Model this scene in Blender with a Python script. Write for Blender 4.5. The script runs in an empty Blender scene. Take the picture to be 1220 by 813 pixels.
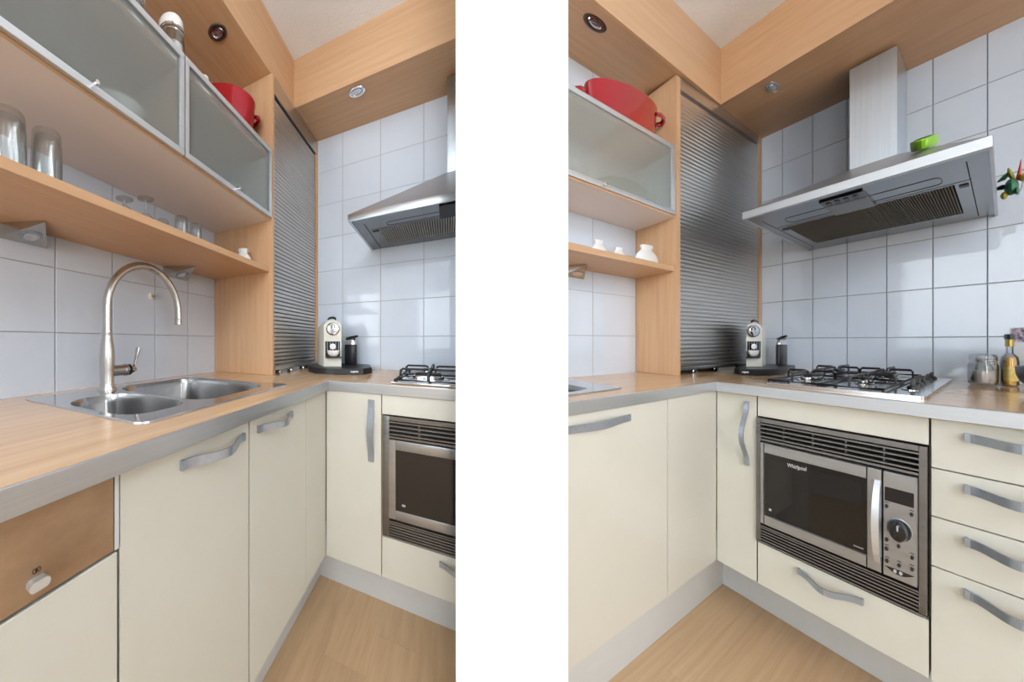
import bpy, bmesh, math, random
from mathutils import Vector
random.seed(4)
SC = bpy.context.scene
COL = SC.collection
pi, sin, cos = math.pi, math.sin, math.cos

# ------------------------------------------------------------------ camera, world, lights, exposure
cd = bpy.data.cameras.new('camera')
cam = bpy.data.objects.new('camera', cd); COL.objects.link(cam)
cam.location = (0, 0, 1.05); cam.rotation_euler = (pi/2, 0, 0)
cd.sensor_width = 36; cd.sensor_fit = 'HORIZONTAL'
cd.lens = 36*230.46/1220
cd.shift_x = (610-461.7)/1220
cd.shift_y = 0.7/1220
cd.clip_start = .01
SC.camera = cam
SC.view_settings.view_transform = 'Standard'
SC.view_settings.look = 'None'
SC.view_settings.gamma = 1
SC.view_settings.exposure = -0.06
try:
    SC.view_settings.use_curve_mapping = False
except Exception:
    pass
SC.cycles.use_denoising = True
SC.cycles.max_bounces = 10
SC.cycles.transmission_bounces = 8
SC.cycles.sample_clamp_indirect = 6
SC.cycles.caustics_reflective = False
SC.cycles.caustics_refractive = True

w = bpy.data.worlds.new('world'); SC.world = w; w.use_nodes = True
wn = w.node_tree.nodes; wl = w.node_tree.links
bg = wn['Background']
tc = wn.new('ShaderNodeTexCoord'); sp = wn.new('ShaderNodeSeparateXYZ'); rp = wn.new('ShaderNodeValToRGB')
wl.new(tc.outputs['Generated'], sp.inputs[0]); wl.new(sp.outputs['Z'], rp.inputs[0]); wl.new(rp.outputs[0], bg.inputs[0])
rp.color_ramp.elements[0].position = 0.0; rp.color_ramp.elements[0].color = (.30, .31, .32, 1)
rp.color_ramp.elements[1].position = 0.06; rp.color_ramp.elements[1].color = (.86, .93, 1, 1)
bg.inputs[1].default_value = 2.2

def area(name, loc, rot, sx, sy, power, col=(1, 1, 1)):
    l = bpy.data.lights.new(name, 'AREA'); l.shape = 'RECTANGLE'; l.size = sx; l.size_y = sy
    l.energy = power; l.color = col
    o = bpy.data.objects.new(name, l); COL.objects.link(o); o.location = loc; o.rotation_euler = rot
    return o
area('window_light', (-2.14, -1.02, 1.62), (0, -pi/2, 0), 1.3, 1.5, 27, (.84, .93, 1))
area('window_light', (-.75, -2.54, 1.55), (pi/2, 0, 0), 1.5, 1.3, 22, (.86, .94, 1))
area('window_light', (1.35, -2.54, 1.55), (pi/2, 0, 0), 1.5, 1.3, 1.5, (.88, .95, 1))
area('ceiling_fill_light', (.15, -1.0, 2.43), (0, 0, 0), 1.8, 1.2, 9, (.95, .97, 1))  # added soft fill from above, no fixture hangs here
area('upward_fill_light', (.15, -1.15, 1.75), (pi, 0, 0), .8, .8, 42, (.92, .96, 1))  # added fill aimed upwards to brighten the ceiling, no lamp stands here
area('side_fill_light', (2.95, -1.3, 1.5), (0, pi/2, 0), 1.0, 1.0, 15, (.92, .96, 1))  # added fill for the left kitchen's sink wall and doors, not a fitting

# ------------------------------------------------------------------ materials (all read the metric 'pos' attribute)
M = {}
def mat(name, col, rough=.5, metal=0, **k):
    m = bpy.data.materials.new(name); m.use_nodes = True
    b = m.node_tree.nodes['Principled BSDF']
    b.inputs['Base Color'].default_value = (*col, 1)
    b.inputs['Roughness'].default_value = rough; b.inputs['Metallic'].default_value = metal
    for key, v in k.items():
        b.inputs[key.replace('_', ' ')].default_value = v
    M[name] = m
    return m
def N(m, t, **k):
    n = m.node_tree.nodes.new(t)
    for a, v in k.items(): setattr(n, a, v)
    return n
def srgb(r, g, b):
    return tuple(((x/255)/12.92 if x/255 <= .04045 else ((x/255+.055)/1.055)**2.4) for x in (r, g, b))
def textured(name, c1, c2, rough, scale, metal=0, detail=4, lo=.3, hi=.7, bump=0, ns=1.0, rvar=0, rnd=False, rv=.04, **k):
    """noise between two colours, stretched by scale=(su,sv,sz) over the metric position"""
    m = mat(name, c1, rough, metal, **k)
    L = m.node_tree.links; b = m.node_tree.nodes['Principled BSDF']
    at = N(m, 'ShaderNodeAttribute', attribute_name='pos')
    mp = N(m, 'ShaderNodeMapping'); mp.inputs['Scale'].default_value = scale
    L.new(at.outputs['Vector'], mp.inputs[0])
    no = N(m, 'ShaderNodeTexNoise'); no.inputs['Scale'].default_value = ns; no.inputs['Detail'].default_value = detail
    no.inputs['Roughness'].default_value = .6
    src = mp.outputs[0]
    if rnd:
        oi = N(m, 'ShaderNodeObjectInfo'); ml = N(m, 'ShaderNodeMath', operation='MULTIPLY'); ml.inputs[1].default_value = 37
        ad = N(m, 'ShaderNodeVectorMath', operation='ADD')
        L.new(oi.outputs['Random'], ml.inputs[0]); L.new(src, ad.inputs[0]); L.new(ml.outputs[0], ad.inputs[1]); src = ad.outputs[0]
    L.new(src, no.inputs['Vector'])
    r = N(m, 'ShaderNodeValToRGB')
    r.color_ramp.elements[0].position = lo; r.color_ramp.elements[0].color = (*c1, 1)
    r.color_ramp.elements[1].position = hi; r.color_ramp.elements[1].color = (*c2, 1)
    L.new(no.outputs['Fac'], r.inputs[0])
    out = r.outputs[0]
    if rnd:
        hs = N(m, 'ShaderNodeHueSaturation'); mr = N(m, 'ShaderNodeMapRange'); mr.inputs[3].default_value = 1-rv; mr.inputs[4].default_value = 1+rv
        L.new(oi.outputs['Random'], mr.inputs[0]); L.new(mr.outputs[0], hs.inputs['Value']); L.new(out, hs.inputs['Color']); out = hs.outputs[0]
    L.new(out, b.inputs['Base Color'])
    if bump:
        bp = N(m, 'ShaderNodeBump'); bp.inputs['Strength'].default_value = bump; bp.inputs['Distance'].default_value = .002
        L.new(no.outputs['Fac'], bp.inputs['Height']); L.new(bp.outputs[0], b.inputs['Normal'])
    if rvar:
        mr = N(m, 'ShaderNodeMapRange'); mr.inputs[3].default_value = rough-rvar; mr.inputs[4].default_value = rough+rvar
        L.new(no.outputs['Fac'], mr.inputs[0]); L.new(mr.outputs[0], b.inputs['Roughness'])
    return m
BE1, BE2 = srgb(203, 159, 119), srgb(215, 174, 134)
textured('beech_u', BE1, BE2, .38, (3, 60, 60), ns=1)
textured('beech_v', BE1, BE2, .38, (60, 3, 60), ns=1)
textured('beech_z', BE1, BE2, .38, (60, 60, 3), ns=1)
WT1, WT2 = srgb(200, 160, 120), srgb(218, 182, 144)
textured('worktop_u', WT1, WT2, .15, (2.5, 45, 45))
textured('worktop_v', WT1, WT2, .15, (45, 2.5, 45))
textured('laminate', srgb(188, 153, 116), srgb(202, 169, 131), .42, (4, 48, 10), rnd=True)
textured('cream', srgb(211, 208, 195), srgb(214, 211, 199), .42, (8, 8, 8))
mat('cream_side', srgb(205, 185, 150), .5)
textured('plinth', srgb(206, 208, 206), srgb(211, 213, 212), .4, (10, 10, 10))
textured('white_wall', (.80, .80, .80), (.83, .83, .83), .8, (60, 60, 60), bump=.25)
mat('divider_white', (.93, .93, .93), .75)
textured('ceiling_white', (.84, .89, .95), (.87, .92, .97), .9, (130, 130, 130), bump=.5, detail=6)
textured('tile', srgb(213, 222, 234), srgb(218, 226, 237), .045, (6, 6, 6), rnd=True, rv=.012, bump=.05)
mat('grout', srgb(176, 172, 168), .9)
textured('aluminium', (.50, .52, .54), (.56, .58, .60), .36, (2, 2, 300), metal=.85, ns=1)
textured('alu_frame', (.66, .69, .72), (.72, .75, .78), .38, (3, 3, 200), metal=.7)
textured('handle_metal', (.34, .38, .44), (.40, .44, .50), .36, (120, 120, 120), metal=.65)
textured('steel_v', (.52, .53, .54), (.57, .58, .59), .30, (8, 2, 60), metal=1, rvar=.03)
textured('steel_z', (.56, .63, .70), (.62, .69, .75), .30, (60, 60, 3), metal=1, rvar=.03)
textured('steel_sink', (.60, .60, .60), (.64, .64, .64), .10, (20, 6, 20), metal=1, rvar=.02)
textured('steel_bowl', (.42, .42, .42), (.50, .50, .50), .24, (200, 6, 20), metal=1, rvar=.04)
textured('steel_under_shaded', (.25, .26, .27), (.30, .31, .32), .20, (8, 2, 60), metal=1, rvar=.03)  # hood steel darkened: the underside's dark reflection is put into the colour
textured('steel_polished', (.70, .70, .70), (.74, .74, .74), .13, (4, 4, 4), metal=1)
textured('nickel', (.52, .49, .45), (.58, .55, .51), .24, (200, 200, 8), metal=1)
mat('chrome', (.80, .80, .82), .07, 1)
textured('shutter_metal', (.56, .53, .50), (.62, .59, .56), .34, (3, 3, 60), metal=1)
textured('bronze_steel', srgb(150, 122, 96), srgb(184, 156, 126), .40, (9, 9, 14), metal=.55, detail=6, rvar=.08)
textured('mw_steel', (.36, .37, .38), (.41, .42, .43), .34, (60, 4, 60), metal=.85)
textured('mw_frame', (.20, .195, .19), (.24, .235, .23), .36, (60, 4, 60), metal=.85)
mat('melamine', srgb(232, 222, 218), .35)
mat('black_plastic', (.018, .018, .020), .35)
mat('black_iron', (.012, .012, .014), .38)
mat('black_gloss', (.010, .010, .012), .08)
mat('void', (.01, .01, .01), .9)
mat('dark_glass', (.01, .01, .012), .05)
mat('oven_glass', (.014, .013, .012), .05, 0)
mat('display', (.004, .006, .012), .08)
mat('grey_label', (.45, .45, .45), .5)
mat('white_print', (.85, .85, .85), .5)
mat('porcelain', (.86, .85, .82), .12)
mat('plate_green', srgb(206, 214, 190), .25)
textured('red_enamel', (.36, .006, .014), (.42, .008, .018), .08, (9, 9, 9))
mat('cream_enamel', srgb(226, 222, 208), .18)
mat('lime_plastic', srgb(140, 205, 20), .3)
def thin_glass(name, tint, ior=1.5, edge=.5):
    """clear glass wall: see-through with Fresnel reflection, darker where seen edge-on"""
    m = bpy.data.materials.new(name); m.use_nodes = True; nt = m.node_tree; nt.nodes.clear(); L = nt.links
    out = nt.nodes.new('ShaderNodeOutputMaterial'); mx = nt.nodes.new('ShaderNodeMixShader')
    tr = nt.nodes.new('ShaderNodeBsdfTransparent'); gl = nt.nodes.new('ShaderNodeBsdfGlossy'); fr = nt.nodes.new('ShaderNodeFresnel')
    lw = nt.nodes.new('ShaderNodeLayerWeight'); lw.inputs[0].default_value = .35; rp_ = nt.nodes.new('ShaderNodeValToRGB')
    rp_.color_ramp.elements[0].color = (*tint, 1); rp_.color_ramp.elements[0].position = .3
    rp_.color_ramp.elements[1].color = (*[x*edge for x in tint], 1)
    L.new(lw.outputs['Facing'], rp_.inputs[0]); L.new(rp_.outputs[0], tr.inputs[0])
    gl.inputs['Roughness'].default_value = .03; nt.nodes.remove(fr)
    l2 = nt.nodes.new('ShaderNodeLayerWeight'); l2.inputs[0].default_value = .5
    pw = nt.nodes.new('ShaderNodeMath'); pw.operation = 'POWER'; pw.inputs[1].default_value = 3
    mr = nt.nodes.new('ShaderNodeMapRange'); mr.inputs[3].default_value = .08; mr.inputs[4].default_value = .9
    L.new(l2.outputs['Facing'], pw.inputs[0]); L.new(pw.outputs[0], mr.inputs[0]); L.new(mr.outputs[0], mx.inputs[0]); L.new(tr.outputs[0], mx.inputs[1]); L.new(gl.outputs[0], mx.inputs[2]); L.new(mx.outputs[0], out.inputs[0])
    M[name] = m
thin_glass('clear_glass', (.96, .975, .97))
mat('frosted_glass', (.80, .84, .82), .23, 0, Transmission_Weight=.83, IOR=1.22)
mat('oil', (.85, .42, .02), .12, 0)
textured('pink_salt', (.80, .62, .56), (.90, .80, .76), .9, (300, 300, 300), bump=.8)
mat('gold_foil', (.55, .38, .08), .3, .8)
textured('paper_label', srgb(200, 170, 80), srgb(225, 205, 130), .6, (60, 60, 90))
textured('granite', (.010, .010, .011), (.035, .035, .036), .35, (120, 120, 120))
textured('bird_green', (.005, .10, .04), (.02, .17, .07), .35, (90, 90, 90))
textured('bird_yellow', (.30, .30, .03), (.50, .42, .06), .4, (90, 90, 90))
mat('bird_red', (.60, .05, .01), .35)
mat('bird_amber', (.75, .45, .08), .35)
textured('picture_print', srgb(214, 190, 190), srgb(70, 66, 110), .5, (55, 55, 55), lo=.35, hi=.62)
mat('paper_white', (.80, .80, .80), .6)
textured('lens_glass', (.55, .55, .56), (.85, .85, .86), .10, (90, 90, 90), metal=.8)
mat('dark_ring', srgb(112, 96, 86), .3, .7)
textured('filter_metal', (.42, .39, .35), (.50, .47, .43), .35, (10, 10, 10), metal=.9)

# ------------------------------------------------------------------ local frames of the two kitchens
# u runs along the sink wall away from the corner, v along the hob wall, z is up (metres)
class Kit:
    def __init__(s, o, au, av, **d):
        s.o = Vector((*o, 0)); s.au = Vector((*au, 0)); s.av = Vector((*av, 0))
        s.__dict__.update(d)
    def w(s, p):
        return s.o + s.au*p[0] + s.av*p[1] + Vector((0, 0, p[2]))
FZ = .05            # floor height
CZ = 2.445          # ceiling height
WT = .905           # worktop top
A = Kit((-.7474, 1.22855), (-.15352, -.49830), (1.10669, -.34102), n='A',
        du=.651, dv=.570, uend=1.95, vend=1.0)
B = Kit((2.01506, 1.18292), (-1.63567, -.51064), (.10701, -.34251), n='B',
        du=.550, dv=.606, uend=1.03, vend=1.9)
class World:
    def w(s, p): return Vector(p)
W = World()

# ------------------------------------------------------------------ mesh helpers
class MB:
    def __init__(s, K): s.K = K; s.bm = bmesh.new()
    def add(s, vs, fs):
        bv = [s.bm.verts.new(v) for v in vs]
        out = []
        for f in fs:
            try: out.append(s.bm.faces.new([bv[i] for i in f]))
            except ValueError: pass
        return bv, out
    def box(s, u0, u1, v0, v1, z0, z1, b=0, seg=1):
        if u0 > u1: u0, u1 = u1, u0
        if v0 > v1: v0, v1 = v1, v0
        if z0 > z1: z0, z1 = z1, z0
        vs = [(x, y, z) for z in (z0, z1) for x, y in ((u0, v0), (u1, v0), (u1, v1), (u0, v1))]
        bv, fs = s.add(vs, [(3, 2, 1, 0), (4, 5, 6, 7), (0, 1, 5, 4), (1, 2, 6, 5), (2, 3, 7, 6), (3, 0, 4, 7)])
        if b:
            es = list({e for f in fs for e in f.edges})
            bmesh.ops.bevel(s.bm, geom=es, offset=b, segments=seg, affect='EDGES', profile=.5)
        return s
    def hexa(s, p):   # 8 points, bottom 4 ccw then top 4
        s.add(p, [(3, 2, 1, 0), (4, 5, 6, 7), (0, 1, 5, 4), (1, 2, 6, 5), (2, 3, 7, 6), (3, 0, 4, 7)]); return s
    def prism(s, poly, axis, a0, a1):
        """poly in the plane perpendicular to axis: axis u -> (v,z), v -> (u,z), z -> (u,v)"""
        def P(q, a): return {'u': (a, q[0], q[1]), 'v': (q[0], a, q[1]), 'z': (q[0], q[1], a)}[axis]
        n = len(poly)
        s.add([P(q, a0) for q in poly]+[P(q, a1) for q in poly],
              [tuple(range(n))[::-1], tuple(range(n, 2*n))]+[(i, (i+1) % n, n+(i+1) % n, n+i) for i in range(n)])
        return s
    def tube(s, path, r, seg=10, closed=False, caps=True):
        path = [Vector(p) for p in path]; n = len(path)
        R = r if isinstance(r, (list, tuple)) else [r]*n
        rings = []
        prev = None
        for i, p in enumerate(path):
            if closed: t = (path[(i+1) % n]-path[i-1])
            else: t = path[min(i+1, n-1)]-path[max(i-1, 0)]
            t.normalize()
            if prev is None:
                a = Vector((0, 0, 1)) if abs(t.z) < .9 else Vector((1, 0, 0))
                x = t.cross(a).normalized()
            else:
                x = (prev-t*prev.dot(t)).normalized()
            prev = x; y = t.cross(x)
            rings.append([s.bm.verts.new(p+(x*cos(2*pi*k/seg)+y*sin(2*pi*k/seg))*R[i]) for k in range(seg)])
        m = n if closed else n-1
        for i in range(m):
            a, b = rings[i], rings[(i+1) % n]
            for k in range(seg):
                s.bm.faces.new((a[k], a[(k+1) % seg], b[(k+1) % seg], b[k]))
        if caps and not closed:
            s.bm.faces.new(rings[0][::-1]); s.bm.faces.new(rings[-1])
        return s
    def lathe(s, c, prof, seg=24, sx=1, sy=1, axis='z', a0=0, a1=2*pi):
        c = Vector(c); rings = []
        full = abs(a1-a0-2*pi) < 1e-6
        for r, h in prof:
            ring = []
            for k in range(seg if full else seg+1):
                a = a0+(a1-a0)*k/seg
                x, y = r*cos(a)*sx, r*sin(a)*sy
                d = {'z': (x, y, h), 'u': (h, x, y), 'v': (y, h, x)}[axis]
                ring.append(s.bm.verts.new(c+Vector(d)))
            rings.append(ring)
        for a, b in zip(rings, rings[1:]):
            m = len(a)
            for k in range(m if full else m-1):
                s.bm.faces.new((a[k], a[(k+1) % m], b[(k+1) % m], b[k]))
        for ring, fl in ((rings[0], 1), (rings[-1], 0)):
            if full:
                s.bm.faces.new(ring[::-1] if fl else ring)
        return s
    def sphere(s, c, r, sx=1, sy=1, sz=1, seg=16, rings=10):
        prof = []
        for i in range(rings+1):
            a = -pi/2+pi*i/rings
            prof.append((max(r*cos(a), 1e-4), r*sin(a)*sz))
        return s.lathe(c, prof, seg, sx, sy)
    def fill(s, loops, z, holes=True):
        es = []
        vl = []
        for lp in loops:
            vs = [s.bm.verts.new((*p, z)) for p in lp]; vl.append(vs)
            for i in range(len(vs)): es.append(s.bm.edges.new((vs[i], vs[(i+1) % len(vs)])))
        bmesh.ops.triangle_fill(s.bm, edges=es, use_beauty=True)
        return vl
    def build(s, name, m, parent=None, base=None, smooth=False, rel=None, label=None, recalc=True, kind=None):
        bm = s.bm
        if recalc: bmesh.ops.recalc_face_normals(bm, faces=bm.faces[:])
        me = bpy.data.meshes.new(name)
        o = bpy.data.objects.new(name, me); COL.objects.link(o)
        pos = [v.co.copy() for v in bm.verts]
        if parent is not None: org = ORG[parent.name]
        elif base is not None: org = s.K.w(base)
        else: org = Vector((0, 0, 0))
        for v in bm.verts: v.co = s.K.w(v.co)-org
        bm.to_mesh(me); bm.free()
        at = me.attributes.new('pos', 'FLOAT_VECTOR', 'POINT')
        at.data.foreach_set('vector', [c for p in pos for c in p])
        me.materials.append(M[m])
        if smooth:
            me.shade_smooth()
            me.set_sharp_from_angle(angle=math.radians(smooth if smooth is not True else 40))
        if parent is not None:
            o.parent = parent; ORG[o.name] = org
        else:
            o.location = org; ORG[o.name] = org
        if label: o['label'] = label
        if kind: o['kind'] = kind
        return o
ORG = {}
def thing(K, name, label, cat, base, group=None):
    o = bpy.data.objects.new(name, None); COL.objects.link(o)
    o.empty_display_size = .05
    o.location = K.w(base); ORG[o.name] = K.w(base)
    tag(o, label, cat, group); return o
def tag(o, label, cat, group=None):
    o['label'] = label; o['category'] = cat
    if group: o['group'] = group
    return o
def struct(o, label=None, cat='structure'):
    o['kind'] = 'structure'
    if label: o['label'] = label
    if cat != 'structure': o['category'] = cat
    return o
def copy_part(src, parent, K, p):
    """a copy of a part that shares its mesh, moved to local point p (the source was built about local 0,0,0)"""
    c = bpy.data.objects.new(src.name.split('.')[0], src.data); COL.objects.link(c)
    c.parent = parent; c.location = K.w(p)-ORG[parent.name]
    return c
def rrect(u0, u1, v0, v1, r, n=6):
    if not isinstance(r, (list, tuple)): r = [r]*4
    pts = []
    for (cx, cy, a), q in zip(((u1, v1, 0), (u0, v1, pi/2), (u0, v0, pi), (u1, v0, 1.5*pi)), r):
        sx = -1 if cx == u1 else 1; sy = -1 if cy == v1 else 1
        for k in range(n+1):
            t = a+pi/2*k/n
            pts.append((cx+sx*q+q*cos(t), cy+sy*q+q*sin(t)))
    return pts
def text_part(K, txt, size, m, parent, place, name='lettering', depth=.0006, bold=0):
    """place(x, y, d) -> local point; text laid out in x,y metres"""
    cu = bpy.data.curves.new('t', 'FONT'); cu.body = txt; cu.size = size; cu.extrude = depth; cu.resolution_u = 3
    cu.align_x = 'CENTER'; cu.align_y = 'CENTER'; cu.offset = bold
    to = bpy.data.objects.new('t', cu); COL.objects.link(to)
    dg = bpy.context.evaluated_depsgraph_get()
    me = bpy.data.meshes.new_from_object(to.evaluated_get(dg))
    b = MB(K)
    vs = [place(v.co.x, v.co.y, v.co.z) for v in me.vertices]
    b.add(vs, [tuple(p.vertices) for p in me.polygons])
    bpy.data.objects.remove(to); bpy.data.meshes.remove(me)
    return b.build(name, m, parent)

# ------------------------------------------------------------------ the room around both kitchens
fl = struct(MB(W).box(-2.3, 3.2, -2.7, 2.0, FZ-.08, FZ-.008).build('floor', 'laminate'), 'beech laminate floor')
def planks(K, u0, u1, v0, v1):
    wd = .13; v = v0; i = 0
    while v < v1-.01:
        ww = min(wd, v1-v); u = u0-(.17*i % .5)
        while u < u1:
            ln = .52+.18*((i*7+int(u*10)) % 3)/2
            a, b = max(u, u0), min(u+ln, u1)
            if b-a > .02:
                MB(K).box(a+.00015, b-.00015, v+.00015, v+ww-.00015, FZ-.008, FZ).build('plank', 'laminate', fl)
            u += ln
        v += wd; i += 1
planks(A, .46, 1.95, .47, .995)
planks(B, .40, 1.03, .485, 1.75)
ce = struct(MB(W).box(-2.3, 3.2, -2.7, 2.0, CZ, CZ+.08).build('ceiling', 'ceiling_white'))
def wall_with_window(name, x0, x1, y, win, wn_, axis):
    # a wall with one or two window openings; win = list of (a0,a1,z0,z1)
    b = MB(W)
    def bx(a0, a1, z0, z1, t0=-.12, t1=0):
        if axis == 'x': b.box(a0, a1, y+t0, y+t1, z0, z1)
        else: b.box(y+t0, y+t1, a0, a1, z0, z1)
    prev = x0
    for (a0, a1, z0, z1) in win:
        bx(prev, a0, FZ, CZ); bx(a0, a1, FZ, z0); bx(a0, a1, z1, CZ); prev = a1
    bx(prev, x1, FZ, CZ)
    return struct(b.build(name, 'white_wall'))
wall_with_window('wall_back', -2.3, 3.2, -2.58, [(-1.5, 0, .9, 2.2), (.6, 2.1, .9, 2.2)], 1, 'x')
wall_with_window('wall_side', -2.58, 2.0, -2.18, [(-1.77, -.27, .9, 2.2)], 1, 'y')
struct(MB(W).box(3.08, 3.2, -2.58, 2.0, FZ, CZ).build('wall_far', 'white_wall'))
struct(MB(W).box(-2.18, 3.08, 1.88, 2.0, FZ, CZ).build('wall_rear', 'white_wall'))
def window(n, a0, a1, z0, z1, y, axis):
    b = MB(W)
    def bx(p0, p1, q0, q1):
        if axis == 'x': b.box(p0, p1, y-.09, y-.04, q0, q1, .004)
        else: b.box(y-.09, y-.04, p0, p1, q0, q1, .004)
    f = .05
    bx(a0, a1, z0, z0+f); bx(a0, a1, z1-f, z1); bx(a0, a0+f, z0+f, z1-f); bx(a1-f, a1, z0+f, z1-f)
    m = (a0+a1)/2; bx(m-.035, m+.035, z0+f, z1-f)
    return struct(b.build('window_%d' % n, 'paper_white'))
window(1, -1.5, 0, .9, 2.2, -2.58, 'x'); window(2, .6, 2.1, .9, 2.2, -2.58, 'x'); window(3, -1.77, -.27, .9, 2.2, -2.18, 'y')
# the white dividing wall whose end stands between the two kitchens
dv = MB(W).prism([(.1481, .42), (.3923, .42), (.384, .45), (.322, .66), (.318, .70), (.386, .93), (.372, .93), (.268, .566), (.2675, .50), (.1763, .50)][::1],
                 'z', FZ, CZ).build('wall_middle', 'divider_white')
struct(dv, 'plain white end of the dividing wall between the two kitchen corners')

# ------------------------------------------------------------------ kitchen shell: tiled walls
def tiled(K, name, axis, lines, zs, a0, a1, label):
    """axis 'u': the sink wall (plane v=0) ; 'v': the hob wall (plane u=0)"""
    b = MB(K)
    if axis == 'u': b.box(a0, a1, -.030, -.0022, FZ, CZ)
    else: b.box(-.030, -.0022, a0, a1, FZ, CZ)
    o = struct(b.build(name, 'grout', None, (a0, 0, FZ) if axis == 'u' else (0, a0, FZ)), label)
    g = .0014; cache = {}
    edges = [a0]+[x for x in lines if a0+.01 < x < a1-.01]+[a1]
    for i in range(len(edges)-1):
        for (z0, z1) in zs:
            e0, e1 = edges[i]+g, edges[i+1]-g
            key = (round(e1-e0, 3), round(z1-z0, 3))
            c, zc = (e0+e1)/2, (z0+z1)/2
            hw, hz = (e1-e0)/2, (z1-z0)/2-g
            # frustum tile: bevelled face, open back
            ch = .0016
            def P(a, d, z): return (a, d, z) if axis == 'u' else (d, a, z)
            vs = [P(s*hw, -.0022, t*hz) for s, t in ((-1, -1), (1, -1), (1, 1), (-1, 1))]
            vs += [P(s*hw, -.0007, t*hz) for s, t in ((-1, -1), (1, -1), (1, 1), (-1, 1))]
            vs += [P(s*(hw-ch), 0, t*(hz-ch)) for s, t in ((-1, -1), (1, -1), (1, 1), (-1, 1))]
            fs = [(8, 9, 10, 11)]+[(k, (k+1) % 4, 4+(k+1) % 4, 4+k) for k in range(4)]+[(4+k, 4+(k+1) % 4, 8+(k+1) % 4, 8+k) for k in range(4)]
            if key not in cache:
                m = MB(K); m.add(vs, fs)
                # build about the local origin, then place
                org = ORG[o.name]; ORG[o.name] = K.w((0, 0, 0))
                t = m.build('tile', 'tile', o); ORG[o.name] = org
                t.location = K.w(P(c, 0, zc))-org
                cache[key] = t
            else:
                copy_part(cache[key], o, K, P(c, 0, zc))
    return o
def rows(zl): return [(zl[i], zl[i+1]) for i in range(len(zl)-1)]
zA = [.885, 1.0755, 1.2615, 1.452, 1.643, 1.833, 2.025, 2.215]
zL = [.885, 1.0755, 1.2625, 1.452, 1.640]
zT = [1.833, 2.020, 2.215]
tiled(A, 'wall_left', 'u', [.588+.1905*i for i in range(1, 9)], rows(zL), .40, 1.95, 'white tiled sink wall')
tiled(A, 'wall_right', 'v', [.2565+.193*i for i in range(0, 5)], rows(zA), .20, 1.0, 'white tiled wall behind the hob')
tiled(B, 'wall_left', 'u', [.506+.188*i for i in range(0, 3)], rows(zL)+rows(zT), .35, 1.03, 'white tiled sink wall')
tiled(B, 'wall_right', 'v', [.313+.1835*i for i in range(0, 9)], rows([.885, 1.067, 1.2595, 1.4565, 1.638, 1.811, 1.9825, 2.166, 2.35]), .20, 1.9, 'white tiled wall behind the hob')

# ------------------------------------------------------------------ soffits (beech boxed bulkheads with downlights)
A.sz, A.su, A.sv, A.zl, A.zr = 2.205, .335, .303, 2.205, 2.212
B.sz, B.su, B.sv, B.zl, B.zr = 2.180, .283, .340, 2.203, 2.163
n_t = [0]
def soffit(K):
    for run in ('left', 'right'):
        n_t[0] += 1
        lab = 'beech bulkhead under the ceiling over the %s' % ('wall cabinets' if run == 'left' else 'hood')
        if run == 'left':
            root = thing(K, 'trim_%d' % n_t[0], lab, 'structure', (K.uend, 0, K.sz)); 
            MB(K).box(K.su, K.uend, K.sv-.018, K.sv, K.sz, CZ).build('fascia_board', 'beech_u', root)
            MB(K).prism([(0, K.zl), (K.sv-.018, K.sz), (K.sv-.018, K.sz+.018), (0, K.zl+.018)], 'u', 0, K.uend).build('underside_board', 'beech_u', root)
        else:
            root = thing(K, 'trim_%d' % n_t[0], lab, 'structure', (0, K.vend, K.sz)); 
            MB(K).box(K.su-.018, K.su, K.sv-.018, K.vend, K.sz, CZ).build('fascia_board', 'beech_v', root)
            MB(K).prism([(0, K.zr), (K.su-.018, K.sz), (K.su-.018, K.sz+.018), (0, K.zr+.018)], 'v', K.sv-.018, K.vend).build('underside_board', 'beech_v', root)
        root['kind'] = 'structure'; del root['category']
soffit(A); soffit(B)
def downlight(K, u, v, z, label, ring='dark_ring', tilt=0):
    t = thing(K, 'recessed_downlight', label, 'light', (u, v, z), None)
    MB(K).lathe((u, v, z), [(.035, .004), (.0355, -.0005), (.034, -.0018), (.026, -.0022), (.023, .000), (.022, .004)], 28).build('bezel', ring, t, smooth=True)
    MB(K).lathe((u, v, z), [(.0215, .003), (.020, -.001), (.012, -.002), (.006, -.0018)], 20).build('lamp_lens', 'lens_glass', t, smooth=True)
    MB(K).tube([(u+.02*cos(a), v+.02*sin(a), z-.0015) for a in [2*pi*k/20 for k in range(20)]], .0022, 6, closed=True).build('inner_ring', 'chrome', t, smooth=True)

# ------------------------------------------------------------------ worktop
def worktop(K, side, hole):
    t = thing(K, 'worktop', 'beech L-shaped worktop with grey aluminium front edge, ' + side, 'worktop', (.3, .3, .873))
    u0, u1, v0, v1 = hole
    b = MB(K)
    z0, z1 = .873, WT
    e = .004
    # left run as a frame around the sink cut-out
    b.box(0, u0, 0.0005, K.dv-e, z0, z1); b.box(u1, K.uend, 0.0005, K.dv-e, z0, z1)
    b.box(u0, u1, 0.0005, v0, z0, z1); b.box(u0, u1, v1, K.dv-e, z0, z1)
    b.build('sink_run_top', 'worktop_u', t)
    MB(K).box(0.0005, K.du-e, K.dv-e+.0003, K.vend, z0, z1).build('hob_run_top', 'worktop_v', t)
    b = MB(K)
    b.box(K.du-e, K.uend, K.dv-e, K.dv, z0-.001, z1+.0006, .0012)
    b.box(K.du-e, K.du, K.dv-e, K.vend, z0-.001, z1+.0006, .0012)
    b.build('edge_strip', 'aluminium', t, label='grey aluminium edge strip')
    return t
worktop(A, 'left of the white divider', (.850, 1.449, .070, .462))
worktop(B, 'right of the white divider', (.880, 1.026, .095, .465))

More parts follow.
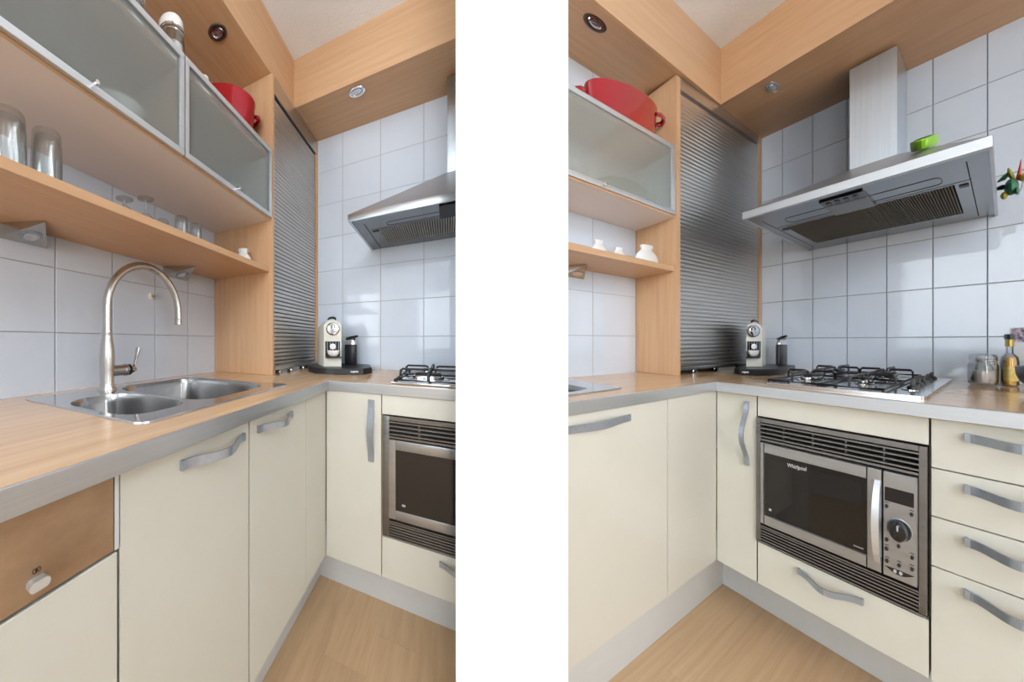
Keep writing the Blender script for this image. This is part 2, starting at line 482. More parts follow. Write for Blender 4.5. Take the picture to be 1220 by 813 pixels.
# ------------------------------------------------------------------ base cabinets
def bow(K, parent, plane, axis, c0, c1, s0, s1, out='v', th=.0035, h=.026):
    """bowed strip handle. axis: running axis u/v/z, c0..c1 along it, s0..s1 = strip width, plane = face it is on, out = outward axis"""
    n = 18; b = MB(K); ring = []
    for i in range(n+1):
        t = i/n
        a = c0+(c1-c0)*t
        d = .003+h*(.5-.5*cos(2*pi*min(max((t-.06)/.88, 0), 1)))**.85
        tan = 1
        for q, off in ((s0, 0), (s1, 0), (s1, th), (s0, th)):
            dd = plane+d+off
            if axis == 'z': p = (dd, q, a) if out == 'u' else (q, dd, a)
            elif out == 'v': p = (a, dd, q)
            else: p = (dd, a, q)
            ring.append(p)
    fs = []
    for i in range(n):
        for k in range(4):
            fs.append((i*4+k, i*4+(k+1) % 4, (i+1)*4+(k+1) % 4, (i+1)*4+k))
    fs += [(3, 2, 1, 0), tuple(n*4+k for k in range(4))]
    b.add(ring, fs)
    # feet
    for a in (c0, c1):
        w = .006 if a == c0 else -.006
        if axis == 'z': (b.box(plane, plane+.004, s0, s1, a, a+w) if out == 'u' else b.box(s0, s1, plane, plane+.004, a, a+w))
        elif out == 'v': b.box(a, a+w, plane, plane+.004, s0, s1)
        else: b.box(plane, plane+.004, a, a+w, s0, s1)
    return b.build('handle', 'handle_metal', parent, smooth=30, label='brushed grey bowed handle')
G = .0013
ZB = .25
def carcass_left(K, t, u0, u1, m='cream_side'):
    b = MB(K)
    b.box(u0+.001, u0+.017, .02, K.dv-.034, ZB, .872); b.box(u1-.017, u1-.001, .02, K.dv-.034, ZB, .872); b.box(u0+.0175, u1-.0175, .02, K.dv-.034, ZB, ZB+.016)
    b.build('carcass', m, t)
def carcass_right(K, t, v0, v1):
    b = MB(K)
    b.box(.02, K.du-.034, v0+.001, v0+.017, ZB, .872); b.box(.02, K.du-.034, v1-.017, v1-.001, ZB, .872); b.box(.02, K.du-.034, v0+.0175, v1-.0175, ZB, ZB+.016)
    b.build('carcass', 'cream_side', t)
def door_l(K, t, u0, u1, z0, z1, name='door', m='cream'):
    return MB(K).box(u0+G, u1-G, K.dv-.033, K.dv-.015, z0+G, z1-G, .0009).build(name, m, t)
def door_r(K, t, v0, v1, z0, z1, name='door', m='cream'):
    return MB(K).box(K.du-.033, K.du-.015, v0+G, v1-G, z0+G, z1-G, .0009).build(name, m, t)
# A left run
pl = A.dv-.015
t = thing(A, 'base_cabinet', 'wide cream cabinet door under the sink, second handle from the dishwasher panel side', 'cabinet', (1.37, .3, ZB))
t['label'] = 'cream sink cabinet with one wide door, beside the bronze-coloured dishwasher panel'
carcass_left(A, t, 1.197, 1.549); d = door_l(A, t, 1.197, 1.549, ZB, .871); bow(A, d, pl, 'u', 1.222, 1.427, .831, .848)
t = thing(A, 'base_cabinet', 'cream door cabinet with horizontal handle between sink cabinet and corner, left kitchen', 'cabinet', (1.0, .3, ZB))
carcass_left(A, t, .839, 1.195); d = door_l(A, t, .839, 1.195, ZB, .871); bow(A, d, pl, 'u', .957, 1.161, .832, .849)
t = thing(A, 'corner_filler_panel', 'narrow plain cream corner panel without handle, left of the white divider', 'panel', (.74, .5, ZB))
MB(A).box(A.du-.014, .838, A.dv-.033, A.dv-.015, ZB+G, .870, .0009).build('filler_panel', 'cream', t)
# A dishwasher
t = thing(A, 'dishwasher', 'built-in dishwasher with bronze-brown steel control panel above a cream door', 'dishwasher', (1.7, .3, ZB))
MB(A).box(1.560, 1.948, .02, A.dv-.034, ZB, .871).build('carcass', 'cream_side', t)
MB(A).box(1.5497, 1.5563, A.dv-.034, A.dv-.0145, .765, .871).build('side_strip', 'plinth', t, label='thin pale side strip')
cp = MB(A).box(1.5572, 1.948, A.dv-.033, A.dv-.015, .765, .870, .001).build('control_panel', 'bronze_steel', t, label='bronze-brown brushed steel control panel')
door_l(A, t, 1.5505, 1.948, ZB, .762)
b = MB(A)
b.prism(rrect(1.646, 1.668, .7795, .7905, .005), 'v', pl, pl+.009)
b.build('latch_button', 'alu_frame', cp, smooth=30, label='oval chrome latch button')
b = MB(A)
for du_ in (-.0025, .0025): b.tube([(1.657+du_+.0016*cos(a), pl+.0003, .7975+.0028*sin(a)) for a in [2*pi*k/14 for k in range(14)]], .0003, 4, closed=True)
b.tube([(1.657, pl+.0003, .7945), (1.657, pl+.0003, .8005)], .0003, 4)
b.build('printed_mark', 'void', cp)
# A right run
pr = A.du-.015
t = thing(A, 'base_cabinet', 'narrow cream cabinet with vertical handle beside the oven housing, left of the white divider', 'cabinet', (.3, .65, ZB))
carcass_right(A, t, A.dv-.013, .746); d = door_r(A, t, A.dv-.014, .745, ZB, .871); bow(A, d, pr, 'z', .843, .641, .703, .722, 'u')
# B left run
pl = B.dv-.015
t = thing(B, 'base_cabinet', 'wide cream cabinet with long horizontal handle below the sink edge, right of the white divider', 'cabinet', (.9, .3, ZB))
carcass_left(B, t, .735, 1.028); d = door_l(B, t, .735, 1.029, ZB, .871); bow(B, d, pl, 'u', .853, 1.028, .827, .846)
t = thing(B, 'corner_filler_panel', 'plain cream corner panel without handle, right of the white divider', 'panel', (.63, .5, ZB))
MB(B).box(B.du-.014, .733, B.dv-.033, B.dv-.015, ZB+G, .870, .0009).build('filler_panel', 'cream', t)
pr = B.du-.015
t = thing(B, 'base_cabinet', 'narrow cream cabinet with vertical bowed handle left of the microwave, right of the white divider', 'cabinet', (.3, .69, ZB))
carcass_right(B, t, B.dv-.013, .787); d = door_r(B, t, B.dv-.014, .785, ZB, .871); bow(B, d, pr, 'z', .842, .638, .731, .752, 'u')
# drawers
t = thing(B, 'drawer_cabinet', 'cream four-drawer cabinet right of the microwave', 'cabinet', (.3, 1.6, ZB))
carcass_right(B, t, 1.322, 1.86)
for z0, z1, hz in ((.753, .871, .8365), (.639, .753, .7225), (.522, .639, .6055), (ZB, .522, .4895)):
    d = door_r(B, t, 1.323, 1.86, z0, z1, 'drawer'); bow(B, d, pr, 'v', 1.395, 1.60, hz-.0095, hz+.0095, 'u')
# plinths
for K, pu, pv in ((A, .474, .481), (B, .419, .499)):
    struct(MB(K).box(pu-.016, K.uend, pv-.016, pv, FZ, ZB+.03, .0008).build('baseboard_left', 'plinth', None, (pu, pv, FZ)), 'pale grey plinth under the sink-side cabinets')
    struct(MB(K).box(pu-.016, pu, pv, min(K.vend, 1.86), FZ, ZB+.03, .0008).build('baseboard_right', 'plinth', None, (pu, pv+.1, FZ)), 'pale grey plinth under the hob-side cabinets')

# ------------------------------------------------------------------ microwave housing + microwave
def oven(K, v0, v1full, side):
    p = K.du-.015; v1 = min(v1full, K.vend)
    dvv = 0
    t = thing(K, 'oven_housing_cabinet', 'cream housing cabinet with bottom drawer around the microwave, ' + side, 'cabinet', (.3, (v0+v1)/2, ZB))
    MB(K).box(.02, K.du-.036, v0+.001, v0+.017, ZB, .872).build('side_panel', 'cream_side', t)
    if v1 == v1full: MB(K).box(.02, K.du-.036, v1-.017, v1-.001, ZB, .872).build('side_panel', 'cream_side', t)
    MB(K).box(.02, K.du-.036, v0+.018, v1-.018, ZB, ZB+.016).build('floor_board', 'cream_side', t)
    MB(K).box(K.du-.033, K.du-.015, v0+G, v1-G, .8045, .8695, .0009).build('top_panel', 'cream', t)
    dr = door_r(K, t, v0, v1, ZB, .390, 'drawer')
    h0 = v0+.163; h1 = min(h0+.207, v1-.002)
    bow(K, dr, p, 'v', h0, h1, .3505, .3675, 'u')
    m = thing(K, 'microwave', 'built-in steel microwave with dark glass door and slatted grilles, ' + side, 'microwave', (.3, (v0+v1)/2, .40))
    f0, f1 = v0-.003 if K is B else v0+.003, v1full-.004
    cut = v1 < v1full
    e1 = v1 if cut else f1
    S = lambda x: min(x, v1)
    # back body
    MB(K).box(.06, K.du-.05, v0+.022, e1-.022 if not cut else v1, .43, .78).build('body', 'void', m)
    fr = MB(K)
    fr.box(p-.016, p+.004, f0, f0+.020, .400, .800, .001)                 # left stile
    if not cut: fr.box(p-.016, p+.004, f1-.020, f1, .400, .800, .001)
    fr.box(p-.016, p+.004, f0+.0203, e1-(0 if cut else .0203), .728, .734)
    fr.box(p-.016, p+.004, f0+.0203, e1-(0 if cut else .0203), .447, .451)
    fr.box(p-.016, p+.004, f0+.0203, e1-(0 if cut else .0203), .787, .800)
    fr.build('surround_frame', 'mw_frame', m, smooth=30)
    # grilles: slats with dark gaps
    for nm, z0, z1, n in (('top_grille', .7345, .7875, 4), ('bottom_grille', .3925, .4470, 6)):
        g = MB(K)
        pitch = (z1-z0)/n
        for i in range(n):
            zc = z0+pitch*(i+.5)
            a = pitch*(.26 if n == 4 else .34)
            va, vb = f0+(.0 if nm != 'top_grille' else .003), e1-(0 if cut else .003)
            g.prism([(p-.006, zc-a), (p+.004, zc-a*.6), (p+.004, zc+a*.6), (p-.006, zc+a)], 'v', va, vb)
        # small upright ribs
        for q in range(1, 5):
            vq = f0+(f1-f0)*q/5
            if vq < e1: g.box(p-.010, p-.004, vq-.002, vq+.002, z0, z1)
        g.build(nm, 'mw_frame', m, kind='stuff')
        MB(K).box(p-.015, p-.012, f0+.002, e1-.002 if not cut else e1, z0, z1).build('grille_backing', 'void', m)
    # dark cavity ring + face
    MB(K).box(p-.016, p-.012, f0+.020, e1-(0 if cut else .020), .451, .728).build('cavity', 'void', m)
    o = v0-.787
    fa, fb, fc = .807+o, 1.210+o, 1.296+o
    if cut: fa = .768
    wz0, wz1 = .492, .692
    ga, gb = (.823+o, 1.169+o) if not cut else (.789, 1.14)
    d = MB(K)
    q0, q1 = p-.010, p+.010
    d.box(q0, q1, fa, ga, .461, .7235, .0025, 2)
    d.box(q0, q1, ga, S(gb), wz1, .7235, .0015)
    d.box(q0, q1, ga, S(gb), .461, wz0, .0015)
    if not cut:
        d.box(q0, q1, gb, fb, .461, .7235, .0025, 2)
    door = d.build('door', 'mw_steel', m, smooth=30)
    MB(K).box(q0, q1-.004, ga, S(gb), wz0, wz1).build('window_pane', 'oven_glass', door, label='dark glass door window')
    MB(K).box(q1-.0038, q1-.0034, ga+.014, min(gb-.012, v1), wz0+.014, wz1-.014).build('inner_window', 'oven_glass', door)
    MB(K).box(q1-.004, q1-.0032, ga+.018, ga+.028, wz0+.018, wz0+.025).build('sticker', 'grey_label', door)
    if not cut:
        # lettering on the glass
        def pl_(x, y, d_): return (q1-.0030+d_*.3, .948+o+x, .672+y+x*.03)
        text_part(K, 'Whirlpool', .0165, 'white_print', door, pl_)
        r = MB(K); ring = [(q1-.0025, .950+o+.020*cos(a), .674+.008*sin(a)) for a in [pi*.85+1.3*pi*k/14 for k in range(15)]]
        r.tube(ring, .0005, 4); r.build('logo_arc', 'gold_foil', door)
        MB(K).box(q1-.004, q1-.0032, gb-.038, gb-.010, wz0+.010, wz0+.0125).build('small_print', 'grey_label', door)
        # handle strip, bulging
        n = 12; hb = MB(K); pts = []
        for i in range(n+1):
            tt = i/n; z = .488+(.697-.488)*tt; bul = .004+.016*sin(pi*tt)**.7
            pts += [(q1, 1.189+o-.0035*sin(pi*tt), z), (q1+bul, 1.1915+o-.0035*sin(pi*tt), z), (q1+bul, 1.2075+o, z), (q1, 1.209+o, z)]
        fs = [(i*4+k, i*4+(k+1) % 4, i*4+4+(k+1) % 4, i*4+4+k) for i in range(n) for k in range(4)]+[(3, 2, 1, 0), tuple(n*4+k for k in range(4))]
        hb.add(pts, fs); hb.build('handle', 'alu_frame', door, smooth=35, label='pale vertical grip')
        # control panel
        cpn = MB(K).box(q0, q1, fb+.0015, fc, .461, .7235, .0025, 2).build('control_panel', 'mw_steel', m, smooth=30)
        MB(K).box(q1, q1+.0008, 1.217+o, 1.288+o, .6505, .685, .0003).build('display', 'display', cpn)
        MB(K).lathe((q1, 1.2535+o, .587), [(.036, -.001), (.034, .003), (.027, .001), (.026, .0005)], 28, .88, .78, 'u').build('dial_recess', 'alu_frame', cpn, smooth=True)
        kb = MB(K).lathe((q1, 1.2535+o, .587), [(.0235, 0), (.0235, .012), (.020, .016), (.010, .0175)], 28, axis='u').build('dial', 'black_gloss', cpn, smooth=40, label='black round dial')
        MB(K).box(q1+.0165, q1+.0185, 1.2515+o, 1.2555+o, .592, .605).build('pointer', 'grey_label', kb)
        for (bv, bz) in ((1.222, .637), (1.283, .634), (1.222, .553), (1.252, .547), (1.222, .530), (1.284, .531), (1.223, .500), (1.253, .500), (1.284, .503)):
            MB(K).lathe((q1, bv+o, bz), [(.0048, 0), (.0046, .003), (.003, .004)], 12, axis='u').build('push_button', 'black_plastic', cpn, smooth=True)
            if bz not in (.553,): MB(K).box(q1, q1+.0004, bv+o-.005, bv+o+.005, bz+.0085, bz+.0100).build('button_caption', 'void', cpn)
        sm = [(1.217+o+.072*k/12, .487-.012*sin(pi*k/12)) for k in range(13)]+[(1.289+o-.072*k/12, .487+.001*sin(pi*k/12)-.0005) for k in range(1, 12)]
        MB(K).prism(sm, 'u', q1, q1+.001).build('start_bar', 'black_gloss', cpn)
        for vv in (1.243, 1.257): MB(K).lathe((q1, vv+o, .482), [(.0045, .001), (.0045, .0016)], 10, axis='u').build('printed_mark', 'grey_label', cpn)
oven(A, .746, 1.283, 'left of the white divider')
oven(B, .787, 1.321, 'right of the white divider')

# ------------------------------------------------------------------ tall roller-shutter cabinet
def tall(K, up, vf, slope, side):
    t = thing(K, 'roller_shutter_cabinet', 'tall corner cabinet with ribbed metal roller shutter and beech side, ' + side, 'cabinet', (up/2, .15, WT))
    V = lambda u: vf+(up-u)*slope
    th = .018; g = .012
    zt = K.sz-.001
    zt = min(K.sz, K.zl)-.001
    MB(K).prism([(up, .001), (up, V(up)), (up-th, V(up-th)), (up-th, .001)], 'z', WT+.001, zt).build('side_panel', 'beech_z', t)
    e = .022
    MB(K).prism([(.001, V(0)-.05), (e, V(e)-.05), (e, V(e)), (.001, V(0))], 'z', WT+.001, zt).build('edge_strip', 'beech_z', t)
    b = MB(K)
    b.hexa([(e+.001, V(e)-.02, 2.128), (up-th-.001, V(up-th)-.02, 2.128), (up-th-.001, V(up-th)-.001, 2.128), (e+.001, V(e)-.001, 2.128)]+
           [(e+.001, V(e)-.02, zt), (up-th-.001, V(up-th)-.02, zt), (up-th-.001, V(up-th)-.001, zt), (e+.001, V(e)-.001, zt)])
    b.build('header_panel', 'shutter_metal', t)
    # shutter: rounded slats
    b = MB(K); z0, z1 = .945, 2.118; n = 65; p = (z1-z0)/n
    ua, ub = e+.002, up-th-.002
    for i in range(n):
        z = z0+p*i; prof = [(0, 0), (.0035, .12), (.0048, .5), (.0035, .86), (0, .94), (-.003, .95), (-.003, .0)]
        pts = [(u, V(u)-.012+d, z+p*h) for u in (ua, ub) for d, h in prof]
        m = len(prof)
        b.add(pts, [(k, k+1, m+k+1, m+k) for k in range(m-1)]+[(m-1, 0, m, 2*m-1)])
    b.hexa([(ua, V(ua)-.03, z0-.002), (ub, V(ub)-.03, z0-.002), (ub, V(ub)-.022, z0-.002), (ua, V(ua)-.022, z0-.002)]+
           [(ua, V(ua)-.03, 2.127), (ub, V(ub)-.03, 2.127), (ub, V(ub)-.022, 2.127), (ua, V(ua)-.022, 2.127)])
    b.build('roller_shutter', 'shutter_metal', t, smooth=35, kind='stuff')
    b = MB(K)
    b.hexa([(ua, V(ua)-.016, .926), (ub, V(ub)-.016, .926), (ub, V(ub)+.006, .926), (ua, V(ua)+.006, .926)]+
           [(ua, V(ua)-.016, .942), (ub, V(ub)-.016, .942), (ub, V(ub)+.001, .942), (ua, V(ua)+.001, .942)])
    b.build('pull_bar', 'nickel', t)
    MB(K).box(.02, up-th-.001, .02, .03, WT+.001, 2.15).build('back_panel', 'void', t)
    for f in (.25, .55, .8):
        MB(K).lathe((ua+(ub-ua)*f, V(ua+(ub-ua)*f)-.035, WT+.001), [(.012, 0), (.012, .014), (.009, .018)], 14).build('foot', 'chrome', t, smooth=40)
tall(A, .588, .311, 0.0, 'left of the white divider')
tall(B, .506, .313, .087, 'right of the white divider')

# ------------------------------------------------------------------ open shelf and wall cabinet
def shelf(K, up, side):
    o = MB(K).box(up+.001, K.uend, .001, .296, 1.349, 1.371, .0008).build('wall_shelf', 'beech_u', None, (up+.1, .15, 1.349))
    tag(o, 'open beech wall shelf above the sink, ' + side, 'shelf')
shelf(A, .588, 'left of the white divider'); shelf(B, .506, 'right of the white divider')
def wall_cab(K, up, joints, z0, z1, side):
    t = thing(K, 'wall_cabinet', 'beech wall cabinet with frosted glass flap doors in aluminium frames, ' + side, 'cabinet', (up+.3, .15, z0))
    v1 = .284; e = joints[-1]
    MB(K).box(up+.001, e, .001, .2985, z0, z0+.016).build('bottom_board', 'melamine', t, label='pale beige bottom board')
    MB(K).box(up+.001, e, .2988, .3002, z0, z0+.016).build('board_edging', 'beech_u', t)
    MB(K).box(up+.001, e, .001, v1, z1-.028, z1-.012, .0006).build('top_board', 'beech_u', t)
    MB(K).box(up+.001, up+.015, .001, v1, z0+.0165, z1-.0285).build('side_board', 'white_wall', t)
    MB(K).box(up+.016, e, .001, .006, z0+.0165, z1-.0285).build('back_board', 'white_wall', t)
    fw = .022
    for i in range(len(joints)-1):
        a, b_ = joints[i]+.0015, joints[i+1]-.0015
        za, zb = z0+.007, z1
        if i: MB(K).box(joints[i]-.007, joints[i]+.007, .007, v1, z0+.0165, z1-.0285).build('divider_board', 'beech_z', t)
        d = MB(K)
        d.box(a, b_, .292+.001, .311, zb-fw*.8, zb, .001); 
        d.box(a, b_, .3005, .311, za, za+fw*.8, .001)
        d.box(a, a+fw*.8, .293, .311, za+fw*.8, zb-fw*.8, .001); d.box(b_-fw*.8, b_, .293, .311, za+fw*.8, zb-fw*.8, .001)
        dd = d.build('door', 'alu_frame', t, smooth=30)
        MB(K).box(a+fw*.8, b_-fw*.8, .3015, .3060, za+fw*.8, zb-fw*.8).build('glass_pane', 'frosted_glass', dd, label='frosted glass pane')
        m = a+.29*1 if K is A else a+.285
        kb = MB(K)
        kb.lathe((m, .311, za+.008), [(.0035, 0), (.0032, .010), (.0055, .013), (.0058, .020), (.0045, .022)], 14, axis='v')
        kb.build('knob', 'chrome', dd, smooth=40)
    return t
wall_cab(A, .588, [.589, 1.143, 1.700, 1.948], 1.573, 1.872, 'left of the white divider')
wall_cab(B, .506, [.507, 1.029], 1.578, 1.876, 'right of the white divider')

# ------------------------------------------------------------------ triangular lamps under the shelf
def tri_lamp(K, ua, ub, label, v=.112):
    t = thing(K, 'cabinet_light', label, 'light', ((ua+ub)/2, .02, 1.348))
    z0, z1 = 1.311, 1.3485; uc = (ua+ub)/2
    b = MB(K)
    b.add([(ua, .001, z0), (ub, .001, z0), (ub, .001, z1), (ua, .001, z1), (uc, v, z1), (uc, v, z1-.004)],
          [(0, 1, 2, 3), (0, 5, 1), (1, 5, 4, 2), (0, 3, 4, 5), (3, 2, 4)])
    b.build('housing', 'nickel', t)
    # lens disc lying on the sloping plate
    c = Vector((uc, v*.36, z0+(z1-.004-z0)*.36)); e1 = Vector((1, 0, 0)); e2 = Vector((0, v, z1-.004-z0)).normalized(); nn = e1.cross(e2).normalized()
    if nn.z > 0: nn = -nn
    for nm, r0, r1, mt, h in (('bezel', .026, .019, 'handle_metal', .002), ('lens', .0185, .0005, 'lens_glass', .0025)):
        b = MB(K); pts = []; n = 24
        for r, hh in ((r0, -.001), (r0, h), (r1, h)):
            for k in range(n):
                a = 2*pi*k/n; pts.append(tuple(c+(e1*cos(a)+e2*sin(a))*r+nn*hh))
        b.add(pts, [(j*n+k, j*n+(k+1) % n, (j+1)*n+(k+1) % n, (j+1)*n+k) for j in range(2) for k in range(n)])
        b.build(nm, mt, t, smooth=40)
tri_lamp(A, 1.372, 1.493, 'triangular steel lamp under the shelf left of the tap, at the left frame edge')
tri_lamp(A, .792, .928, 'triangular steel lamp under the shelf seen behind the tap arch')
tri_lamp(B, .728, .812, 'triangular steel lamp under the shelf right of the white divider', .125)

# ------------------------------------------------------------------ downlights
downlight(A, .865, .222, A.sz+.0007-.002, 'dark-ringed recessed spotlight above the frosted wall cabinet, left of the white divider')
downlight(A, .272, .585, A.sz-.001, 'chrome recessed spotlight in the beech bulkhead near the hood chimney, left of the white divider', 'chrome')
downlight(B, .797, .255, B.sz+.004, 'dark-ringed recessed spotlight above the red casserole, right of the white divider')
downlight(B, .222, .610, B.sz-.0015, 'chrome recessed spotlight left of the hood chimney, right of the white divider', 'chrome')

# ------------------------------------------------------------------ sink
def inset(lp, d):
    cx = sum(p[0] for p in lp)/len(lp); cy = sum(p[1] for p in lp)/len(lp)
    return [(cx+(p[0]-cx)*d, cy+(p[1]-cy)*d) for p in lp]
def sink(K, outer, bowls, label):
    t = thing(K, 'sink', label, 'sink', ((outer[0]+outer[1])/2, .27, WT))
    zt = WT+.0035
    b = MB(K)
    ol = rrect(*outer, .022)
    b.fill([ol]+[bo for bo, dp in bowls], zt)
    # folded edge
    n = len(ol); ex = inset(ol, 1.006)
    b.add([(*p, zt) for p in ol]+[(*p, WT+.0006) for p in ex], [(i, (i+1) % n, n+(i+1) % n, n+i) for i in range(n)])
    bmesh.ops.remove_doubles(b.bm, verts=b.bm.verts[:], dist=1e-5)
    b.build('rim', 'steel_sink', t, smooth=40)
    for bo, dp in bowls:
        b = MB(K); m = len(bo); steps = [(1.0, zt), (.985, zt-.004), (.965, zt-.02), (.93, zt-dp*.8), (.86, zt-dp*.95), (.70, zt-dp), (.12, zt-dp-.004)]
        pts = []
        for sc_, z in steps: pts += [(*p, z) for p in inset(bo, sc_)]
        b.add(pts, [(j*m+k, j*m+(k+1) % m, (j+1)*m+(k+1) % m, (j+1)*m+k) for j in range(len(steps)-1) for k in range(m)]+[tuple((len(steps)-1)*m+k for k in range(m))])
        o = b.build('bowl', 'steel_bowl', t, smooth=50)
    return t
bigA = rrect(.862, 1.236, .083, .450, [.06, .11, .06, .10], 8)
smA = rrect(1.256, 1.440, .180, .440, [.06, .06, .06, .08], 8)
sA = sink(A, (.835, 1.458, .055, .492), [(bigA, .15), (smA, .11)], 'stainless steel sink with one large and one small bowl, left of the white divider')
# drain covers
MB(A).lathe((1.05, .25, WT-.1485), [(.030, 0), (.028, .003), (.008, .004)], 20).build('drain', 'chrome', sA, smooth=40)
MB(A).lathe((1.345, .31, WT-.1085), [(.026, 0), (.024, .003), (.008, .004)], 20).build('drain', 'chrome', sA, smooth=40)
sB = sink(B, (.82, 1.028, .03, .495), [(rrect(.885, 1.015, .110, .452, [.03, .06, .05, .03], 8), .15)], 'corner end of a stainless steel sink cut by the white divider')

# ------------------------------------------------------------------ tap
t = thing(A, 'kitchen_tap', 'brushed nickel gooseneck kitchen tap with side lever behind the small sink bowl', 'tap', (1.25, .10, WT+.0035))
c = (1.25, .10)
z0 = WT+.0036
MB(A).lathe((*c, z0), [(.027, 0), (.027, .004), (.0225, .010), (.0205, .020), (.0215, .060), (.0225, .090), (.0205, .125), (.0165, .150), (.0150, .165), (.0160, .168), (.0150, .171), (.0140, .178)], 28).build('body', 'nickel', t, smooth=40)
path = [(1.25, .10, 1.080), (1.25, .10, 1.12)]
for k in range(0, 21):
    a = pi*k/20
    path.append((1.099+.151*cos(a), .10, 1.152+.151*sin(a)*.985))
path += [(.948, .10, 1.140), (.948, .10, 1.130)]
MB(A).tube(path, .0128, 18).build('spout', 'nickel', t, smooth=50)
MB(A).lathe((.948, .10, 1.113), [(.0115, 0), (.0140, .001), (.0140, .020), (.0130, .022)], 22).build('spout_tip', 'nickel', t, smooth=40)
b = MB(A).lathe((0, 0, 0), [(.0165, 0), (.0165, .045), (.0185, .047), (.0185, .058), (.0160, .060)], 24, axis='u')
for v in b.bm.verts: v.co = Vector((1.238-v.co.x, .10+v.co.y, .962+v.co.z))
b.build('lever_barrel', 'nickel', t, smooth=40)
b = MB(A).lathe((0, 0, 0), [(.0175, 0), (.0175, .005)], 24, axis='u')
for v in b.bm.verts: v.co = Vector((1.175-v.co.x, .10+v.co.y, .962+v.co.z))
b.build('seal_ring', 'black_plastic', t, smooth=40)
MB(A).tube([(1.172, .10, .962), (1.158, .10, .961), (1.146, .10, .962)], [.013, .011, .007], 16).build('lever_hub', 'nickel', t, smooth=50)
MB(A).tube([(1.152, .10, .958), (1.150, .10, .975), (1.144, .101, 1.000), (1.138, .102, 1.022), (1.136, .102, 1.030)], [.0055, .0045, .0052, .0078, .0072], 14).build('lever', 'nickel', t, smooth=50)
o = MB(A).lathe((.992, .001, 1.222), [(.013, 0), (.013, .003), (.010, .006), (.004, .007)], 18, axis='v').build('wall_plug', 'porcelain', None, (.992, .001, 1.222), smooth=40)
tag(o, 'small round white plug cap on the tile inside the tap arch', 'plug')
MB(A).lathe((.990, .008, 1.222), [(.0045, 0), (.0045, .003)], 12, axis='v').build('screw', 'gold_foil', o, smooth=40)

# ------------------------------------------------------------------ gas hob
def hob(K, u0, u1, v0, v1, cut, side, burn):
    t = thing(K, 'gas_hob', 'stainless steel four-burner gas hob with black pan supports, ' + side, 'hob', ((u0+u1)/2, (v0+min(v1, cut))/2, WT))
    ve = min(v1, cut)
    z = WT
    if cut < v1: b = MB(K).box(u0, u1, v0, ve, z+.0004, z+.008, .003, 2)
    else:
        b = MB(K).prism(rrect(u0, u1, v0, ve, .012, 4), 'z', z+.0004, z+.008)
    b.build('tray', 'steel_polished', t, smooth=35)
    # height of the tray's top face
    zs = z+.008
    vm = v0+.205; vk = v0+.41
    for i, (bu, bv, r) in enumerate(burn):
        if bv+r > cut: continue
        MB(K).lathe((bu, bv, zs), [(r*1.35, 0), (r*1.30, .003), (r*1.02, .003), (r*1.0, .012), (r*.9, .015)], 28).build('burner', 'steel_polished', t, smooth=40)
        MB(K).lathe((bu, bv, zs+.0152), [(r*.86, 0), (r*.90, .004), (r*.78, .008), (r*.2, .009)], 28).build('burner_cap', 'black_iron', t, smooth=40)
        MB(K).lathe((bu-r*1.15, bv+r*.2, zs+.003), [(.003, 0), (.003, .012)], 8).build('igniter', 'porcelain', t, smooth=40)
    rr_ = .0042
    for (a, b_) in ((v0+.012, vm), (vm+.004, vk)):
        if a > cut-.02: continue
        b_ = min(b_, cut-.004)
        g = MB(K)
        zf = zs+.006; zt = zs+.034
        ua, ub = u0+.012, u1-.012
        g.tube([(ua, a, zf), (ub, a, zf), (ub, b_, zf), (ua, b_, zf)], rr_, 8, closed=True)
        for uc in ((ua+ub)/2-.105, (ua+ub)/2+.105):
            vc = (a+b_)/2
            # fingers: rise from the frame, run inwards to the burner
            for (su, sv) in ((uc, a), (uc, b_)):
                s = 1 if sv == a else -1
                g.tube([(su, sv, zf), (su, sv+s*.002, zt-.006), (su, sv+s*.008, zt), (su, vc-s*.022, zt), (su, vc-s*.014, zt-.006)], rr_, 8)
            for s in (1, -1):
                if (uc < (ua+ub)/2) == (s == 1):
                    e = ua if s == 1 else ub
                    g.tube([(e, vc, zf), (e+s*.002, vc, zt-.006), (e+s*.008, vc, zt), (uc-s*.022, vc, zt), (uc-s*.014, vc, zt-.006)], rr_, 8)
                else:
                    e = (ua+ub)/2
                    g.tube([(e, vc, zf), (e, vc, zt-.004), (e-s*.006, vc, zt), (uc-s*.022+0, vc, zt), (uc-s*.014, vc, zt-.006)][::1], rr_, 8)
        g.tube([((ua+ub)/2, a, zf), ((ua+ub)/2, b_, zf)], rr_, 8)
        for fu in (ua, ub):
            for fv in (a, b_): g.lathe((fu, fv, zs), [(.005, 0), (.005, .006)], 8)
        g.build('pan_support', 'black_iron', t, smooth=50)
    if cut > v1:
        kx = v0+.462
        # shaped raised island for the knobs
        MB(K).prism(rrect(u0+.045, u0+.385, kx-.030, kx+.028, .026), 'z', zs, zs+.002).build('knob_island', 'steel_polished', t, smooth=35)
        for i in range(5):
            ku = u0+.070+.070*i
            kb = MB(K).lathe((ku, kx, zs+.002), [(.018, 0), (.0175, .004), (.0135, .007), (.0125, .009)], 22)
            kb.box(ku-.014, ku+.014, kx-.005, kx+.005, zs+.009, zs+.026, .003, 2)
            kb.build('control_knob', 'black_plastic', t, smooth=40)
hob(A, .085, .610, .770, 1.29, A.vend, 'left of the white divider', [(.455, .872, .048), (.235, .872, .034)])
hob(B, .035, .500, .785, 1.306, 9, 'right of the white divider', [(.355, .890, .042), (.135, .890, .030), (.355, 1.092, .026), (.135, 1.092, .040)])

